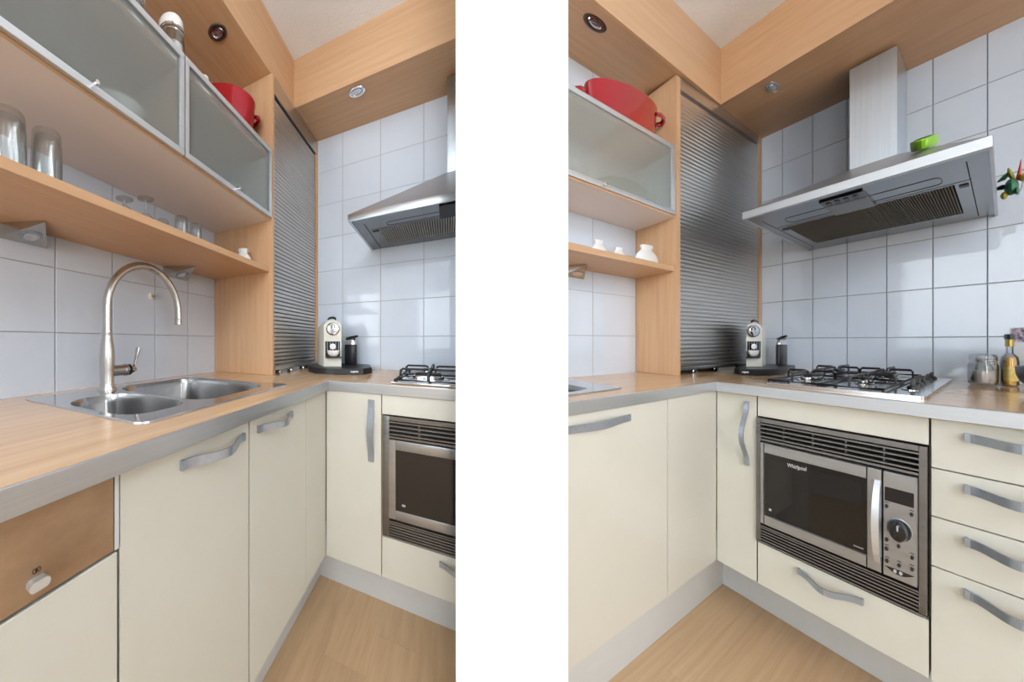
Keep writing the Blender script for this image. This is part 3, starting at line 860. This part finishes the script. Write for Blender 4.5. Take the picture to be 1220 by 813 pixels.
# ------------------------------------------------------------------ extractor hood
def hood(K, v0, v1, uf, zf, cv0, cv1, cu, cut, side):
    t = thing(K, 'extractor_hood', 'stainless steel chimney extractor hood on the tiled wall, ' + side, 'hood', (.1, (v0+min(v1, cut))/2, zf))
    ve = min(v1, cut)
    zb0, zb1 = zf, zf+.028
    # front band + returns
    b = MB(K)
    b.box(uf-.010, uf, v0, ve, zb0, zb1, .0012)
    b.box(.001, uf-.0102, v0, v0+.010, zb0, zb1, .0008)
    if ve == v1: b.box(.001, uf-.0102, v1-.010, v1, zb0, zb1, .0008)
    b.build('band', 'steel_v', t, smooth=30)
    # canopy: sloping pyramid up to the chimney foot
    zc = zf+.255; cvb = min(cv1, cut); 
    b = MB(K)
    lo = [(uf-.002, v0+.002, zb1), (uf-.002, ve-(.002 if ve == v1 else 0), zb1), (.001, ve-(.002 if ve == v1 else 0), zb1), (.001, v0+.002, zb1)]
    if cut < v1:
        hi = [(cu, cv0, zc), (cu, cut, zc), (.001, cut, zc), (.001, cv0, zc)]
    else:
        hi = [(cu, cv0, zc), (cu, cv1, zc), (.001, cv1, zc), (.001, cv0, zc)]
    b.add(lo+hi, [(0, 1, 5, 4), (1, 2, 6, 5), (3, 0, 4, 7), (2, 3, 7, 6)])
    b.build('canopy', 'steel_v', t)
    # chimney
    zt = min(K.zr, K.sz)-.002
    MB(K).box(.001, cu, cv0, min(cv1, cut), zc-.004, zt, .001).build('chimney', 'steel_z', t, smooth=30)
    # underside: frame, sloping front panel, filter
    u_a, u_b = uf-.012, .03
    b = MB(K)
    zu = zb0+.003
    fu0, fu1 = .085, .325       # filter
    fv0, fv1 = v0+.085, v1-.10
    fe = min(fv1, cut-.002)
    b.box(.002, fu0, v0+.010, ve-(.010 if ve == v1 else 0), zu, zu+.004)
    b.box(fu1, uf-.010, v0+.010, ve-(.010 if ve == v1 else 0), zu, zu+.004)
    b.box(fu0, fu1, v0+.010, fv0, zu, zu+.004)
    if ve == v1: b.box(fu0, fu1, fv1, v1-.010, zu, zu+.004)
    b.build('underside_plate', 'steel_under_shaded', t)
    # filter corrugation
    b = MB(K); n = int((fe-fv0)/.0085)
    for i in range(n):
        a = fv0+.0085*i
        b.prism([(a+.0006, zu+.0005), (a+.0042, zu-.0022), (a+.0062, zu+.0005), (a+.0062, zu+.003), (a+.0006, zu+.003)], 'u', fu0+.002, fu1-.002)
    b.build('grease_filter', 'filter_metal', t, kind='stuff')
    MB(K).box(fu0, fu1, fv0, fe, zu+.006, zu+.008).build('filter_backing', 'void', t)
    # seams and details
    s = MB(K)
    s.box(fu1+.008, fu1+.0105, v0+.055, ve-.055 if ve == v1 else ve, zu-.0004, zu+.001)
    s.box(.040, .42, v0+.045, v0+.048, zu-.0004, zu+.001)
    if ve == v1: s.box(.03, .437, v1-.060, v1-.057, zu-.0004, zu+.001)
    s.build('seam', 'void', t)
    for vv in ([v0+.058]+([v1-.090] if ve == v1 else [])):
        MB(K).box(fu1-.030, fu1-.012, vv, vv+.026, zu-.0025, zu, .001).build('filter_latch', 'black_plastic', t)
    # light strip and switch
    la, lb = (v0+.125, v1-.125)
    lo_ = rrect(fu1+.025, fu1+.070, la, min(lb, ve-.002), .018, 5)
    b = MB(K); b.tube([(p[0], p[1], zu-.0003) for p in lo_], .0011, 5, closed=True); b.build('light_cover_edge', 'black_plastic', t, smooth=40)
    sw0, sw1 = (v0+.305, v0+.455)
    if sw0 < ve:
        sp_ = MB(K).box(fu1+.002, uf-.030, sw0, min(sw1, ve-.001), zu-.006, zu-.0005, .002).build('switch_panel', 'black_gloss', t, label='dark glossy switch panel')
        if sw1 < ve:
            for q in range(4):
                MB(K).box(uf-.060, uf-.042, sw0+.018+.031*q, sw0+.034+.031*q, zu-.0085, zu-.006, .001).build('switch', 'black_plastic', sp_)
            MB(K).box(fu1+.004, uf-.070, sw0+.002, sw1-.002, zu-.0072, zu-.006, .0005).build('dim_lamp_cover', 'mw_frame', sp_)
hood(A, .600, 1.39, .497, 1.532, .930, 1.13, .14, A.vend, 'left of the white divider')
hood(B, .664, 1.447, .478, 1.4975, .938, 1.132, .139, 9, 'right of the white divider')

# ------------------------------------------------------------------ coffee machine and frother on their dark base
def coffee(K, side, bp, body, fro):
    t = thing(K, 'coffee_machine', 'cream capsule coffee machine on a black base, ' + side, 'coffee machine', (*bp[0], WT))
    z = WT
    b = MB(K); pts = bp
    b.prism(pts, 'z', z+.001, z+.027)
    bmesh.ops.recalc_face_normals(b.bm, faces=b.bm.faces[:])
    bmesh.ops.bevel(b.bm, geom=[e for e in b.bm.edges if all(v.co.z > z+.02 for v in e.verts)], offset=.003, segments=2, affect='EDGES')
    b.build('base', 'black_plastic', t, smooth=35)
    # body: axis from front centre c going back along direction d, width w
    c, d, wd, ln, zt = body     # d: unit vector pointing to the back
    dx, dy = d; nx, ny = -dy, dx
    P = lambda f, s, zz: (c[0]+dx*f+nx*s, c[1]+dy*f+ny*s, zz)
    z0 = z+.028; h = wd/2
    # side profile in the (front/back, z) plane: front straight, top rounded back
    def slab(s0, s1, prof, nm, m, lab=None):
        b = MB(K); n = len(prof)
        b.add([P(f, s0, zz) for f, zz in prof]+[P(f, s1, zz) for f, zz in prof],
              [tuple(range(n)), tuple(range(n, 2*n))[::-1]]+[(i, (i+1) % n, n+(i+1) % n, n+i) for i in range(n)])
        return b.build(nm, m, t, smooth=35, label=lab)
    # front view outline: rectangle with arched top, extruded backwards with tapered shell
    b = MB(K)
    ho = []
    na = 14
    outline = [(-h, z0), (h, z0)]+[(h*cos(pi*k/na), zt-h*.78+h*.78*sin(pi*k/na)) for k in range(na+1)]
    wz0, wz1 = z0+.042, z0+.118
    rings = []
    n = len(outline)
    vs = []
    stations = [(0, 1.0), (.004, 1.0), (ln*.55, 1.0), (ln*.8, .97), (ln*.97, .86), (ln, .80)]
    for f, s_ in stations:
        vs += [P(f, x*(1 if f < .001 else 1)*s_, z0+(zz-z0)*s_) for x, zz in outline]
    fs = []
    for j in range(len(stations)-1):
        for i in range(n): fs.append((j*n+i, j*n+(i+1) % n, (j+1)*n+(i+1) % n, (j+1)*n+i))
    fs.append(tuple((len(stations)-1)*n+i for i in range(n))[::-1]); fs.append(tuple(range(n)))
    b.add(vs, fs); body_o = b.build('body', 'cream_enamel', t, smooth=35)
    # dark brew bay framed into the front
    def fb(s0, s1, a0, a1, f0, f1, nm, m, par=None, lab=None, bev=0):
        b = MB(K); b.hexa([P(f0, s0, a0), P(f0, s1, a0), P(f1, s1, a0), P(f1, s0, a0), P(f0, s0, a1), P(f0, s1, a1), P(f1, s1, a1), P(f1, s0, a1)])
        return b.build(nm, m, par or t, label=lab)
    fb(-h*.84, h*.84, wz0, wz1, -.0012, .001, 'brew_bay', 'black_gloss', None, 'dark recessed brewing bay')
    for q in range(5): fb(-h*.70+h*.32*q, -h*.70+h*.32*q+.002, wz0+.035, wz1-.003, -.0026, -.0012, 'bay_rib', 'handle_metal')
    fb(-h*.84, h*.84, wz0-.002, wz0+.006, -.030, -.0012, 'drip_tray', 'black_plastic')
    # chrome round dial with slot lever
    cz = zt-h*1.02
    def disc(r0, r1, f0, f1, m, nm, sx=1.0, seg=28, par=None, s_off=0, zc=None):
        b = MB(K); pts = []
        for r, f in ((r0, f0), (r0, f1), (r1, f1-.0015 if f1 < f0 else f1)):
            for k in range(seg):
                a = 2*pi*k/seg; pts.append(P(f, s_off+r*cos(a), (cz if zc is None else zc)+r*sin(a)))
        b.add(pts, [(j*seg+k, j*seg+(k+1) % seg, (j+1)*seg+(k+1) % seg, (j+1)*seg+k) for j in range(2) for k in range(seg)]+[tuple(2*seg+k for k in range(seg))])
        return b.build(nm, m, par or t, smooth=40)
    disc(h*.74, h*.62, 0, -.006, 'black_gloss', 'dial_rim')
    dl = disc(h*.66, h*.60, -.0062, -.010, 'chrome', 'dial')
    b = MB(K); b.tube([P(-.012, 0, cz-h*.55), P(-.014, 0, cz-h*.2), P(-.014, 0, cz+h*.35)], [.0035, .0045, .006], 12); b.build('spout_lever', 'chrome', t, smooth=50)
    b = MB(K); b.tube([P(-.0112, -.008, cz+h*.1), P(-.0115, -.008, cz+h*.38), P(-.0115, 0, cz+h*.55), P(-.0115, .008, cz+h*.38), P(-.0112, .008, cz+h*.1)], .0016, 8); b.build('dial_groove', 'black_gloss', t, smooth=50)
    # black lever on top
    b = MB(K); b.tube([P(.02, -h*.45, zt+.004), P(.008, -h*.3, zt+.010), P(-.006, 0, zt+.012), P(.008, h*.3, zt+.010), P(.02, h*.45, zt+.004)], [.003, .0055, .006, .0055, .003], 10); b.build('top_lever', 'black_plastic', t, smooth=50)
    # glass cup on the tray, facing front
    b = MB(K).lathe(P(-.018, 0, wz0+.007), [(.010, 0), (.018, .003), (.026, .014), (.029, .028), (.0275, .028), (.0245, .015), (.016, .005), (.004, .004)], 24)
    cp = b.build('coffee_cup', 'porcelain', None, P(-.018, 0, wz0+.007), smooth=50)
    tag(cp, 'small pale cup on the drip tray of the coffee machine, ' + side, 'cup')
    disc(h*.34, h*.26, -.0014, -.006, 'porcelain', 'capsule_cover', zc=wz0+.052)
    # side tank knob
    b = MB(K); b.lathe(P(ln*.8, h*1.05 if K is B else -h*1.05, cz), [(.006, -.006), (.006, .006)], 10); b.build('tank_clip', 'black_plastic', t, smooth=40)
    # frother
    fr = thing(K, 'milk_frother', 'black cylindrical milk frother with steel collar beside the coffee machine, ' + side, 'milk frother', (*fro, WT+.028))
    c2 = (*fro, WT+.028)
    MB(K).lathe(c2, [(.026, 0), (.029, .003), (.029, .100), (.0275, .102)], 26).build('jug', 'black_plastic', fr, smooth=40)
    MB(K).lathe((*fro, WT+.1305), [(.0265, 0), (.0265, .010), (.025, .012), (.022, .022), (.020, .024)], 26).build('collar', 'chrome', fr, smooth=40)
    b = MB(K); b.lathe((*fro, WT+.1550), [(.021, 0), (.024, .003), (.022, .007), (.006, .010)], 22, 1.1, 1.1)
    b.tube([(fro[0], fro[1]-.022, WT+.158), (fro[0], fro[1]+.005, WT+.166), (fro[0]+.003, fro[1]+.036, WT+.173)], [.006, .008, .005], 10)
    b.build('lid', 'black_gloss', fr, smooth=40)
    def lp(x, y, d_): return lp0(x, y, d_)
    e = K.base_text
    def lp0(x, y, d_):
        a0, a1 = Vector((*e[0], 0)), Vector((*e[1], 0)); dr = (a1-a0).normalized(); nn = Vector((-dr.y, dr.x, 0)) * e[2]
        p = (a0+a1)/2+dr*x+nn*(.0006+d_); return (p.x, p.y, WT+.0145+y)
    text_part(K, 'magimix', .0105, 'white_print', t, lp0, bold=.0003)
A.base_text = ((.395, .565), (.345, .628), -1)
bpA = [(.245, .340), (.330, .372), (.395, .420), (.420, .475), (.412, .540), (.380, .595), (.340, .640), (.250, .652), (.100, .600), (.060, .520), (.060, .350)]
bpA = [(.10, .330), (.24, .338), (.345, .380), (.405, .435), (.418, .500), (.395, .565), (.345, .628), (.250, .645), (.055, .600), (.035, .50), (.035, .355)]
coffee(A, 'left of the white divider', bpA, ((.315, .4865), (-.88, -.475), .080, .19, 1.150), (.115, .520))
B.base_text = ((.335, .510), (.325, .575), -1)
bpB = [(.10, .378), (.20, .388), (.295, .440), (.335, .510), (.325, .575), (.290, .635), (.235, .660), (.02, .590), (.015, .50), (.015, .385)]
coffee(B, 'right of the white divider', bpB, ((.215, .490), (-.86, -.51), .075, .15, 1.137), (.06, .535))

# ------------------------------------------------------------------ glassware on the shelf
ZS = 1.3713
def tumbler(K, u, v, r, h, label, group=None, taper=.9):
    # upturned: rim on the shelf, thick base on top
    b = MB(K)
    b.lathe((u, v, ZS), [(r, 0), (r*.985, h*.5), (r*taper, h-.004), (r*taper*.93, h), (r*.3, h), ], 28)
    # inner wall
    b2 = MB(K)
    o = MB(K)
    prof = [(r, 0), (r*.985, h*.5), (r*taper, h-.004), (r*taper*.93, h), (.0005, h-.0005), (.0005, h-.010), (r*taper*.80, h-.011), (r*taper*.90, h-.018), (r*.985-.0018, h*.5), (r-.0018, .0)]
    n = 28; b = MB(K)
    vs = [(u+q*cos(2*pi*k/n), v+q*sin(2*pi*k/n), ZS+z) for q, z in prof for k in range(n)]; m = len(prof)
    b.add(vs, [(j*n+k, j*n+(k+1) % n, ((j+1) % m)*n+(k+1) % n, ((j+1) % m)*n+k) for j in range(m) for k in range(n)])
    g = b.build('drinking_glass', 'clear_glass', None, (u, v, ZS), smooth=40, recalc=True)
    tag(g, label, 'glass', group)
tumbler(A, 1.545, .195, .033, .142, 'large upturned clear glass at the left frame edge on the beech shelf')
tumbler(A, 1.472, .200, .032, .138, 'large upturned clear glass, second from the left frame edge on the beech shelf')
tumbler(A, 1.040, .200, .023, .092, 'small upturned tumbler on the shelf, second nearest to the white ceramic pot', taper=.92)
tumbler(A, .960, .195, .023, .092, 'small upturned tumbler on the shelf nearest to the white ceramic pot', taper=.92)
tumbler(A, 1.115, .190, .024, .060, 'low rounded glass on the shelf between stemmed glass and small tumblers', taper=.80)
def stem(K, u, v, h, label, r=.030):
    # upturned stemmed glass: bowl rim on the shelf, foot on top
    prof = [(r*.8, 0), (r, .018), (r*.86, .036), (r*.3, .050), (.004, .056), (.0035, h-.012), (.006, h-.006), (r*.85, h-.002), (r*.85, h)]
    n = 24; b = MB(K); b.lathe((u, v, ZS), prof, n)
    g = b.build('stemmed_glass', 'clear_glass', None, (u, v, ZS), smooth=40); tag(g, label, 'glass')
stem(A, 1.265, .200, .058+.012, 'short upturned stemmed glass farthest left in the small glass group on the shelf', .028)
stem(A, 1.195, .205, .095, 'upturned stemmed glass with its foot highest in the small glass group on the shelf', .028)
def pot(K, u, v, r, h, label, m='porcelain'):
    # upturned handleless bowl with a foot ring on top
    b = MB(K).lathe((u, v, ZS), [(r*.96, 0), (r, h*.15), (r*.98, h*.32), (r*.88, h*.50), (r*.68, h*.66), (r*.50, h*.76), (r*.46, h*.82), (r*.54, h*.94), (r*.56, h), (r*.50, h), (r*.42, h*.9)], 28)
    o = b.build('ceramic_pot', m, None, (u, v, ZS), smooth=50); tag(o, label, 'pot')
pot(A, .640, .195, .040, .080, 'small white ceramic pot at the right end of the shelf, left of the white divider')
pot(B, .572, .200, .048, .084, 'largest white ceramic pot on the shelf, right of the white divider')
pot(B, .668, .165, .028, .058, 'small white pot just left of the largest one on the shelf')
pot(B, .752, .185, .029, .062, 'small white pot on the shelf nearest to the white divider')
b = MB(B); b.tube([(.862, .05, 1.375), (.866, .03, 1.40), (.873, .02, 1.44), (.874, .016, 1.47)], .0022, 6)
b.lathe((.874, .016, 1.472), [(.005, 0), (.005, .008)], 8)
o = b.build('whisk_stem', 'nickel', None, (.86, .05, 1.374), smooth=40); tag(o, 'thin dark metal stick leaning on the tiles above the shelf beside the white divider', 'utensil')

# ------------------------------------------------------------------ on and in the wall cabinets
def clip_jar(K, u, v, z, r, h, label, fill=None, lid='porcelain'):
    t = thing(K, 'clip_top_jar', label, 'jar', (u, v, z))
    n = 28
    prof = [(r*.75, 0), (r*.95, .006), (r, h*.15), (r, h*.62), (r*.86, h*.74), (r*.86, h*.80), (r*.80, h*.80), (r*.80, h*.74), (r*.94, h*.61), (r*.94, h*.15), (r*.86, .010), (.001, .008), (.001, 0)]
    b = MB(K); m = len(prof)
    vs = [(u+q*cos(2*pi*k/n), v+q*sin(2*pi*k/n), z+zz) for q, zz in prof for k in range(n)]
    b.add(vs, [(j*n+k, j*n+(k+1) % n, (j+1)*n+(k+1) % n, (j+1)*n+k) for j in range(m-1) for k in range(n)])
    bmesh.ops.remove_doubles(b.bm, verts=b.bm.verts[:], dist=1e-6)
    b.build('jar_body', 'clear_glass', t, smooth=40)
    MB(K).lathe((u, v, z+h*.81), [(r*.90, 0), (r*.93, h*.03), (r*.92, h*.12), (r*.80, h*.17), (r*.3, h*.19)], n).build('lid', lid, t, smooth=40)
    b = MB(K)
    b.tube([(u+r*.94*cos(2*pi*k/24), v+r*.94*sin(2*pi*k/24), z+h*.80) for k in range(24)], .0016, 6, closed=True)
    b.tube([(u+r*.90*cos(2*pi*k/24), v+r*.90*sin(2*pi*k/24), z+h*.73) for k in range(24)], .0014, 6, closed=True)
    for s in (-.25, .25):
        b.tube([(u+r*cos(.6+s), v+r*sin(.6+s), z+h*.80), (u+r*1.12*cos(.6+s), v+r*1.12*sin(.6+s), z+h*.70), (u+r*1.04*cos(.6+s), v+r*1.04*sin(.6+s), z+h*.5)], .0014, 6)
        b.tube([(u-r*cos(.6+s), v-r*sin(.6+s), z+h*.80), (u-r*1.08*cos(.6+s), v-r*1.08*sin(.6+s), z+h*.66)], .0014, 6)
    b.build('wire_clip', 'chrome', t, smooth=40)
    MB(K).lathe((u, v, z+h*.785), [(r*.90, 0), (r*.90, h*.02)], n).build('seal', 'cream_enamel', t, smooth=40)
    if fill:
        hh = h*fill[1]
        MB(K).lathe((u, v, z+.0095), [(r*.80, 0), (r*.92, h*.12), (r*.925, hh-.004), (r*.90, hh)], n).build('contents', fill[0], t, smooth=50)
ZC = 1.8605
clip_jar(A, 1.100, .215, ZC, .042, .195, 'glass clip-top jar with white lid standing on the wall cabinet', ('paper_white', .5))
clip_jar(A, 1.240, .200, ZC, .036, .180, 'partly visible clip-top jar at the top frame edge on the wall cabinet', ('paper_white', .4), 'clear_glass')
b = MB(A).lathe((.968, .235, ZC), [(.024, 0), (.026, .004), (.026, .070), (.020, .077), (.0205, .081), (.0215, .092), (.020, .095)], 24)
o = b.build('small_pot', 'cream_enamel', None, (.968, .235, ZC), smooth=40); tag(o, 'small cream-lidded pot between clip jar and red casserole on the wall cabinet', 'pot')
def casserole(K, u, v, z, ru, rv, h, label, rot=.45):
    t = thing(K, 'casserole_pot', label, 'casserole', (u, v, z))
    ca, sa = cos(-rot), sin(-rot)
    def P(x, y, zz): return (u+x*ca-y*sa, v+x*sa+y*ca, zz)
    prof = [(.70, 0), (.80, .05), (.90, .30), (.97, .65), (1.0, .93), (1.015, .97), (1.015, 1.0), (.985, 1.0), (.97, .95), (.93, .6), (.86, .25), (.70, .08), (.01, .06)]
    n = 40; b = MB(K)
    vs = [P(q*ru*cos(2*pi*k/n), q*rv*sin(2*pi*k/n), z+zz*h) for q, zz in prof for k in range(n)]; m = len(prof)
    b.add(vs, [(j*n+k, j*n+(k+1) % n, (j+1)*n+(k+1) % n, (j+1)*n+k) for j in range(m-1) for k in range(n)]+[tuple(range(n))[::-1], tuple((m-1)*n+k for k in range(n))])
    b.build('pot_body', 'red_enamel', t, smooth=50)
    for s in (-1, 1):
        MB(K).tube([P(s*ru*.95, -.036, z+h*.80), P(s*(ru+.010), -.034, z+h*.815), P(s*(ru+.022), -.022, z+h*.825), P(s*(ru+.026), 0, z+h*.83), P(s*(ru+.022), .022, z+h*.825), P(s*(ru+.010), .034, z+h*.815), P(s*ru*.95, .036, z+h*.80)],
                   [.008, .009, .009, .0085, .009, .009, .008], 12).build('handle', 'red_enamel', t, smooth=50)
casserole(A, .746, .178, ZC, .128, .100, .168, 'red enamel casserole on the wall cabinet, left of the white divider')
casserole(B, .660, .178, ZC+.004, .128, .100, .165, 'red enamel casserole on the wall cabinet, right of the white divider')
def plates(K, u, v, z, r, n, label, m='plate_green'):
    for i in range(n):
        b = MB(K).lathe((u, v, z+i*.0095), [(r*.5, 0), (r*.6, .002), (r, .011), (r, .0135), (r*.62, .005), (.01, .004)], 32)
        o = b.build('plate', m, None, (u, v, z+i*.0095), smooth=40)
        pos = 'lowest' if i == 0 else 'topmost' if i == n-1 else ('second', 'third', 'fourth', 'fifth', 'sixth')[i-1]
        tag(o, label.replace('pale green plate', pos+' pale green plate').replace('plate', 'plate from the bottom' if pos not in ('lowest', 'topmost') else 'plate of the stack'), 'plate', 'plates stacked in the wall cabinet '+('left' if K is A else 'right'))
plates(B, .675, .200, 1.5945, .085, 7, 'pale green plate behind frosted glass right of the white divider')
plates(A, .790, .195, 1.5895, .080, 6, 'pale green plate behind frosted glass left of the white divider')
def bowl(K, u, v, z, r, h, label, m='porcelain'):
    b = MB(K).lathe((u, v, z), [(r*.4, 0), (r*.45, h*.08), (r*.85, h*.5), (r, h), (r*.95, h), (r*.78, h*.5), (.01, h*.12)], 28)
    o = b.build('bowl', m, None, (u, v, z), smooth=50); tag(o, label, 'bowl')
bowl(B, .885, .20, 1.5945, .080, .07, 'white bowl behind the frosted glass beside the white divider')
bowl(B, .560, .180, 1.5945, .035, .085, 'grey-green cup-like bowl at the right end behind the frosted glass', 'plate_green')
bowl(A, 1.270, .150, 1.5895, .095, .10, 'large pale bowl behind the big frosted flap door', 'porcelain')
bowl(A, .660, .200, 1.5895, .040, .08, 'small bowl at the right end behind the smaller frosted flap door', 'plate_green')

# ------------------------------------------------------------------ things on and near the hood and the right worktop

def tilted_disc(K, c, nrm, prof, n=30):
    nrm = Vector(nrm).normalized(); x = nrm.cross(Vector((0, 1, 0))).normalized(); y = nrm.cross(x); c = Vector(c)
    b = MB(K); pts = []
    for r, h in prof:
        pts += [tuple(c+nrm*h+(x*cos(2*pi*k/n)+y*sin(2*pi*k/n))*r) for k in range(n)]
    m = len(prof)
    b.add(pts, [(j*n+k, j*n+(k+1) % n, (j+1)*n+(k+1) % n, (j+1)*n+k) for j in range(m-1) for k in range(n)]+[tuple(range(n))[::-1], tuple((m-1)*n+k for k in range(n))])
    return b
sl = (.227, 0, .339)    # normal of the canopy's front slope
c0 = (.300, 1.262, 1.5255+(.478-.300)*.227/.339+.004)
o = tilted_disc(B, c0, sl, [(.038, 0), (.041, .002), (.041, .024), (.038, .027)]).build('tin', 'lime_plastic', None, c0, smooth=40)
tag(o, 'round lime green tin lying on the slope of the hood', 'tin')
c1 = tuple(Vector(c0)+Vector(sl).normalized()*.0272)
tilted_disc(B, c1, sl, [(.026, 0), (.026, .0012), (.024, .0016)]).build('lid_inlay', 'black_plastic', o, smooth=40)
# parrot ornament clamped to the hood's right side
t = thing(B, 'parrot_ornament', 'small green and yellow parrot ornament clipped to the right end of the hood', 'ornament', (.2, 1.449, 1.50))
b = MB(B).sphere((.200, 1.484, 1.508), .019, 1.0, 1.0, 1.25); b.build('body', 'bird_green', t, smooth=True)
b = MB(B).sphere((.205, 1.497, 1.492), .009, 1, .7, 1.3); b.build('head', 'bird_green', t, smooth=True)
b = MB(B).tube([(.200, 1.449, 1.532), (.2, 1.465, 1.540), (.2, 1.478, 1.553)], [.002, .008, .003], 8); b.build('tail', 'bird_green', t, smooth=True)
b = MB(B).tube([(.200, 1.476, 1.566), (.2, 1.480, 1.548), (.2, 1.488, 1.530)], [.002, .008, .005], 8); b.build('wing', 'bird_yellow', t, smooth=True)
b = MB(B).sphere((.200, 1.466, 1.487), .010, 1, 1, 1.1); b.build('foot_ball', 'bird_yellow', t, smooth=True)
b = MB(B).tube([(.200, 1.4475, 1.512), (.2, 1.462, 1.513), (.2, 1.472, 1.512)], [.005, .008, .004], 8); b.build('clip', 'black_plastic', t, smooth=True)
t = thing(B, 'butterfly_ornament', 'small red and amber winged ornament at the right frame edge beside the parrot', 'ornament', (.2, 1.511, 1.525))
MB(B).sphere((.200, 1.515, 1.528), .012, 1, 1.2, 1.0).build('body', 'bird_amber', t, smooth=True)
MB(B).tube([(.200, 1.499, 1.525), (.2, 1.503, 1.545), (.2, 1.507, 1.582)], [.006, .005, .001], 8).build('wing', 'bird_red', t, smooth=True)
MB(B).tube([(.001, 1.505, 1.555), (.1, 1.512, 1.545), (.195, 1.515, 1.535)], .0012, 5).build('wire', 'black_plastic', t, smooth=True)

# right end of the worktop
clip_jar(B, .108, 1.406, WT+.0008, .046, .104, 'low wide clip-top glass jar of pinkish salt beside the hob', ('pink_salt', .36), 'clear_glass')
t = thing(B, 'oil_bottle', 'small clear bottle of golden oil with dark cap behind the mortar', 'bottle', (.085, 1.480, WT))
c = (.085, 1.480, WT+.0008)
MB(B).lathe(c, [(.022, 0), (.0265, .004), (.027, .020), (.027, .078), (.024, .094), (.0115, .106), (.0105, .135), (.0125, .137), (.0125, .142), (.010, .143)], 28).build('bottle_glass', 'clear_glass', t, smooth=40)
MB(B).lathe((c[0], c[1], c[2]+.003), [(.0215, 0), (.0250, .004), (.0255, .076), (.0226, .090), (.018, .0905)], 28).build('oil', 'oil', t, smooth=40)
MB(B).lathe((c[0], c[1], c[2]+.018), [(.0274, 0), (.0274, .044)], 28, a0=-.7, a1=1.5).build('label', 'paper_label', t, smooth=40, label='gold paper label')
MB(B).lathe((c[0], c[1], c[2]+.128), [(.0135, 0), (.0135, .022), (.0128, .023)], 20).build('neck_foil', 'gold_foil', t, smooth=40)
MB(B).lathe((c[0], c[1], c[2]+.1515), [(.0150, 0), (.0155, .003), (.0155, .015), (.014, .017)], 20).build('cap', 'black_plastic', t, smooth=40)
t = MB(B).lathe((.225, 1.540, WT+.0008), [(.024, 0), (.026, .003), (.022, .014), (.022, .020), (.038, .032), (.047, .052), (.049, .072), (.047, .074), (.043, .072), (.040, .050), (.02, .034), (.01, .032)], 32).build('mortar', 'granite', None, (.225, 1.540, WT), smooth=40)
tag(t, 'black stone mortar bowl on a foot at the right frame edge', 'mortar')
t = thing(B, 'dark_bottle', 'dark bottle standing behind the mortar at the right frame edge', 'bottle', (.05, 1.545, WT))
MB(B).lathe((.05, 1.552, WT+.0008), [(.026, 0), (.028, .004), (.028, .100), (.020, .118), (.011, .130), (.011, .150)], 24).build('bottle_glass', 'black_gloss', t, smooth=40)
MB(B).lathe((.05, 1.552, WT+.1515), [(.013, 0), (.013, .018), (.012, .019)], 18).build('cap', 'black_plastic', t, smooth=40)
o = MB(B).box(.0006, .0014, 1.484, 1.60, 1.049, 1.098).build('photo_card', 'picture_print', None, (.001, 1.484, 1.05)); tag(o, 'colourful picture card on the tiles above the dark bottle', 'card')
o = MB(B).box(.0006, .0012, 1.490, 1.60, .985, 1.044).build('paper_note', 'paper_white', None, (.001, 1.490, .985)); tag(o, 'plain white paper note on the tiles under the picture card', 'note')
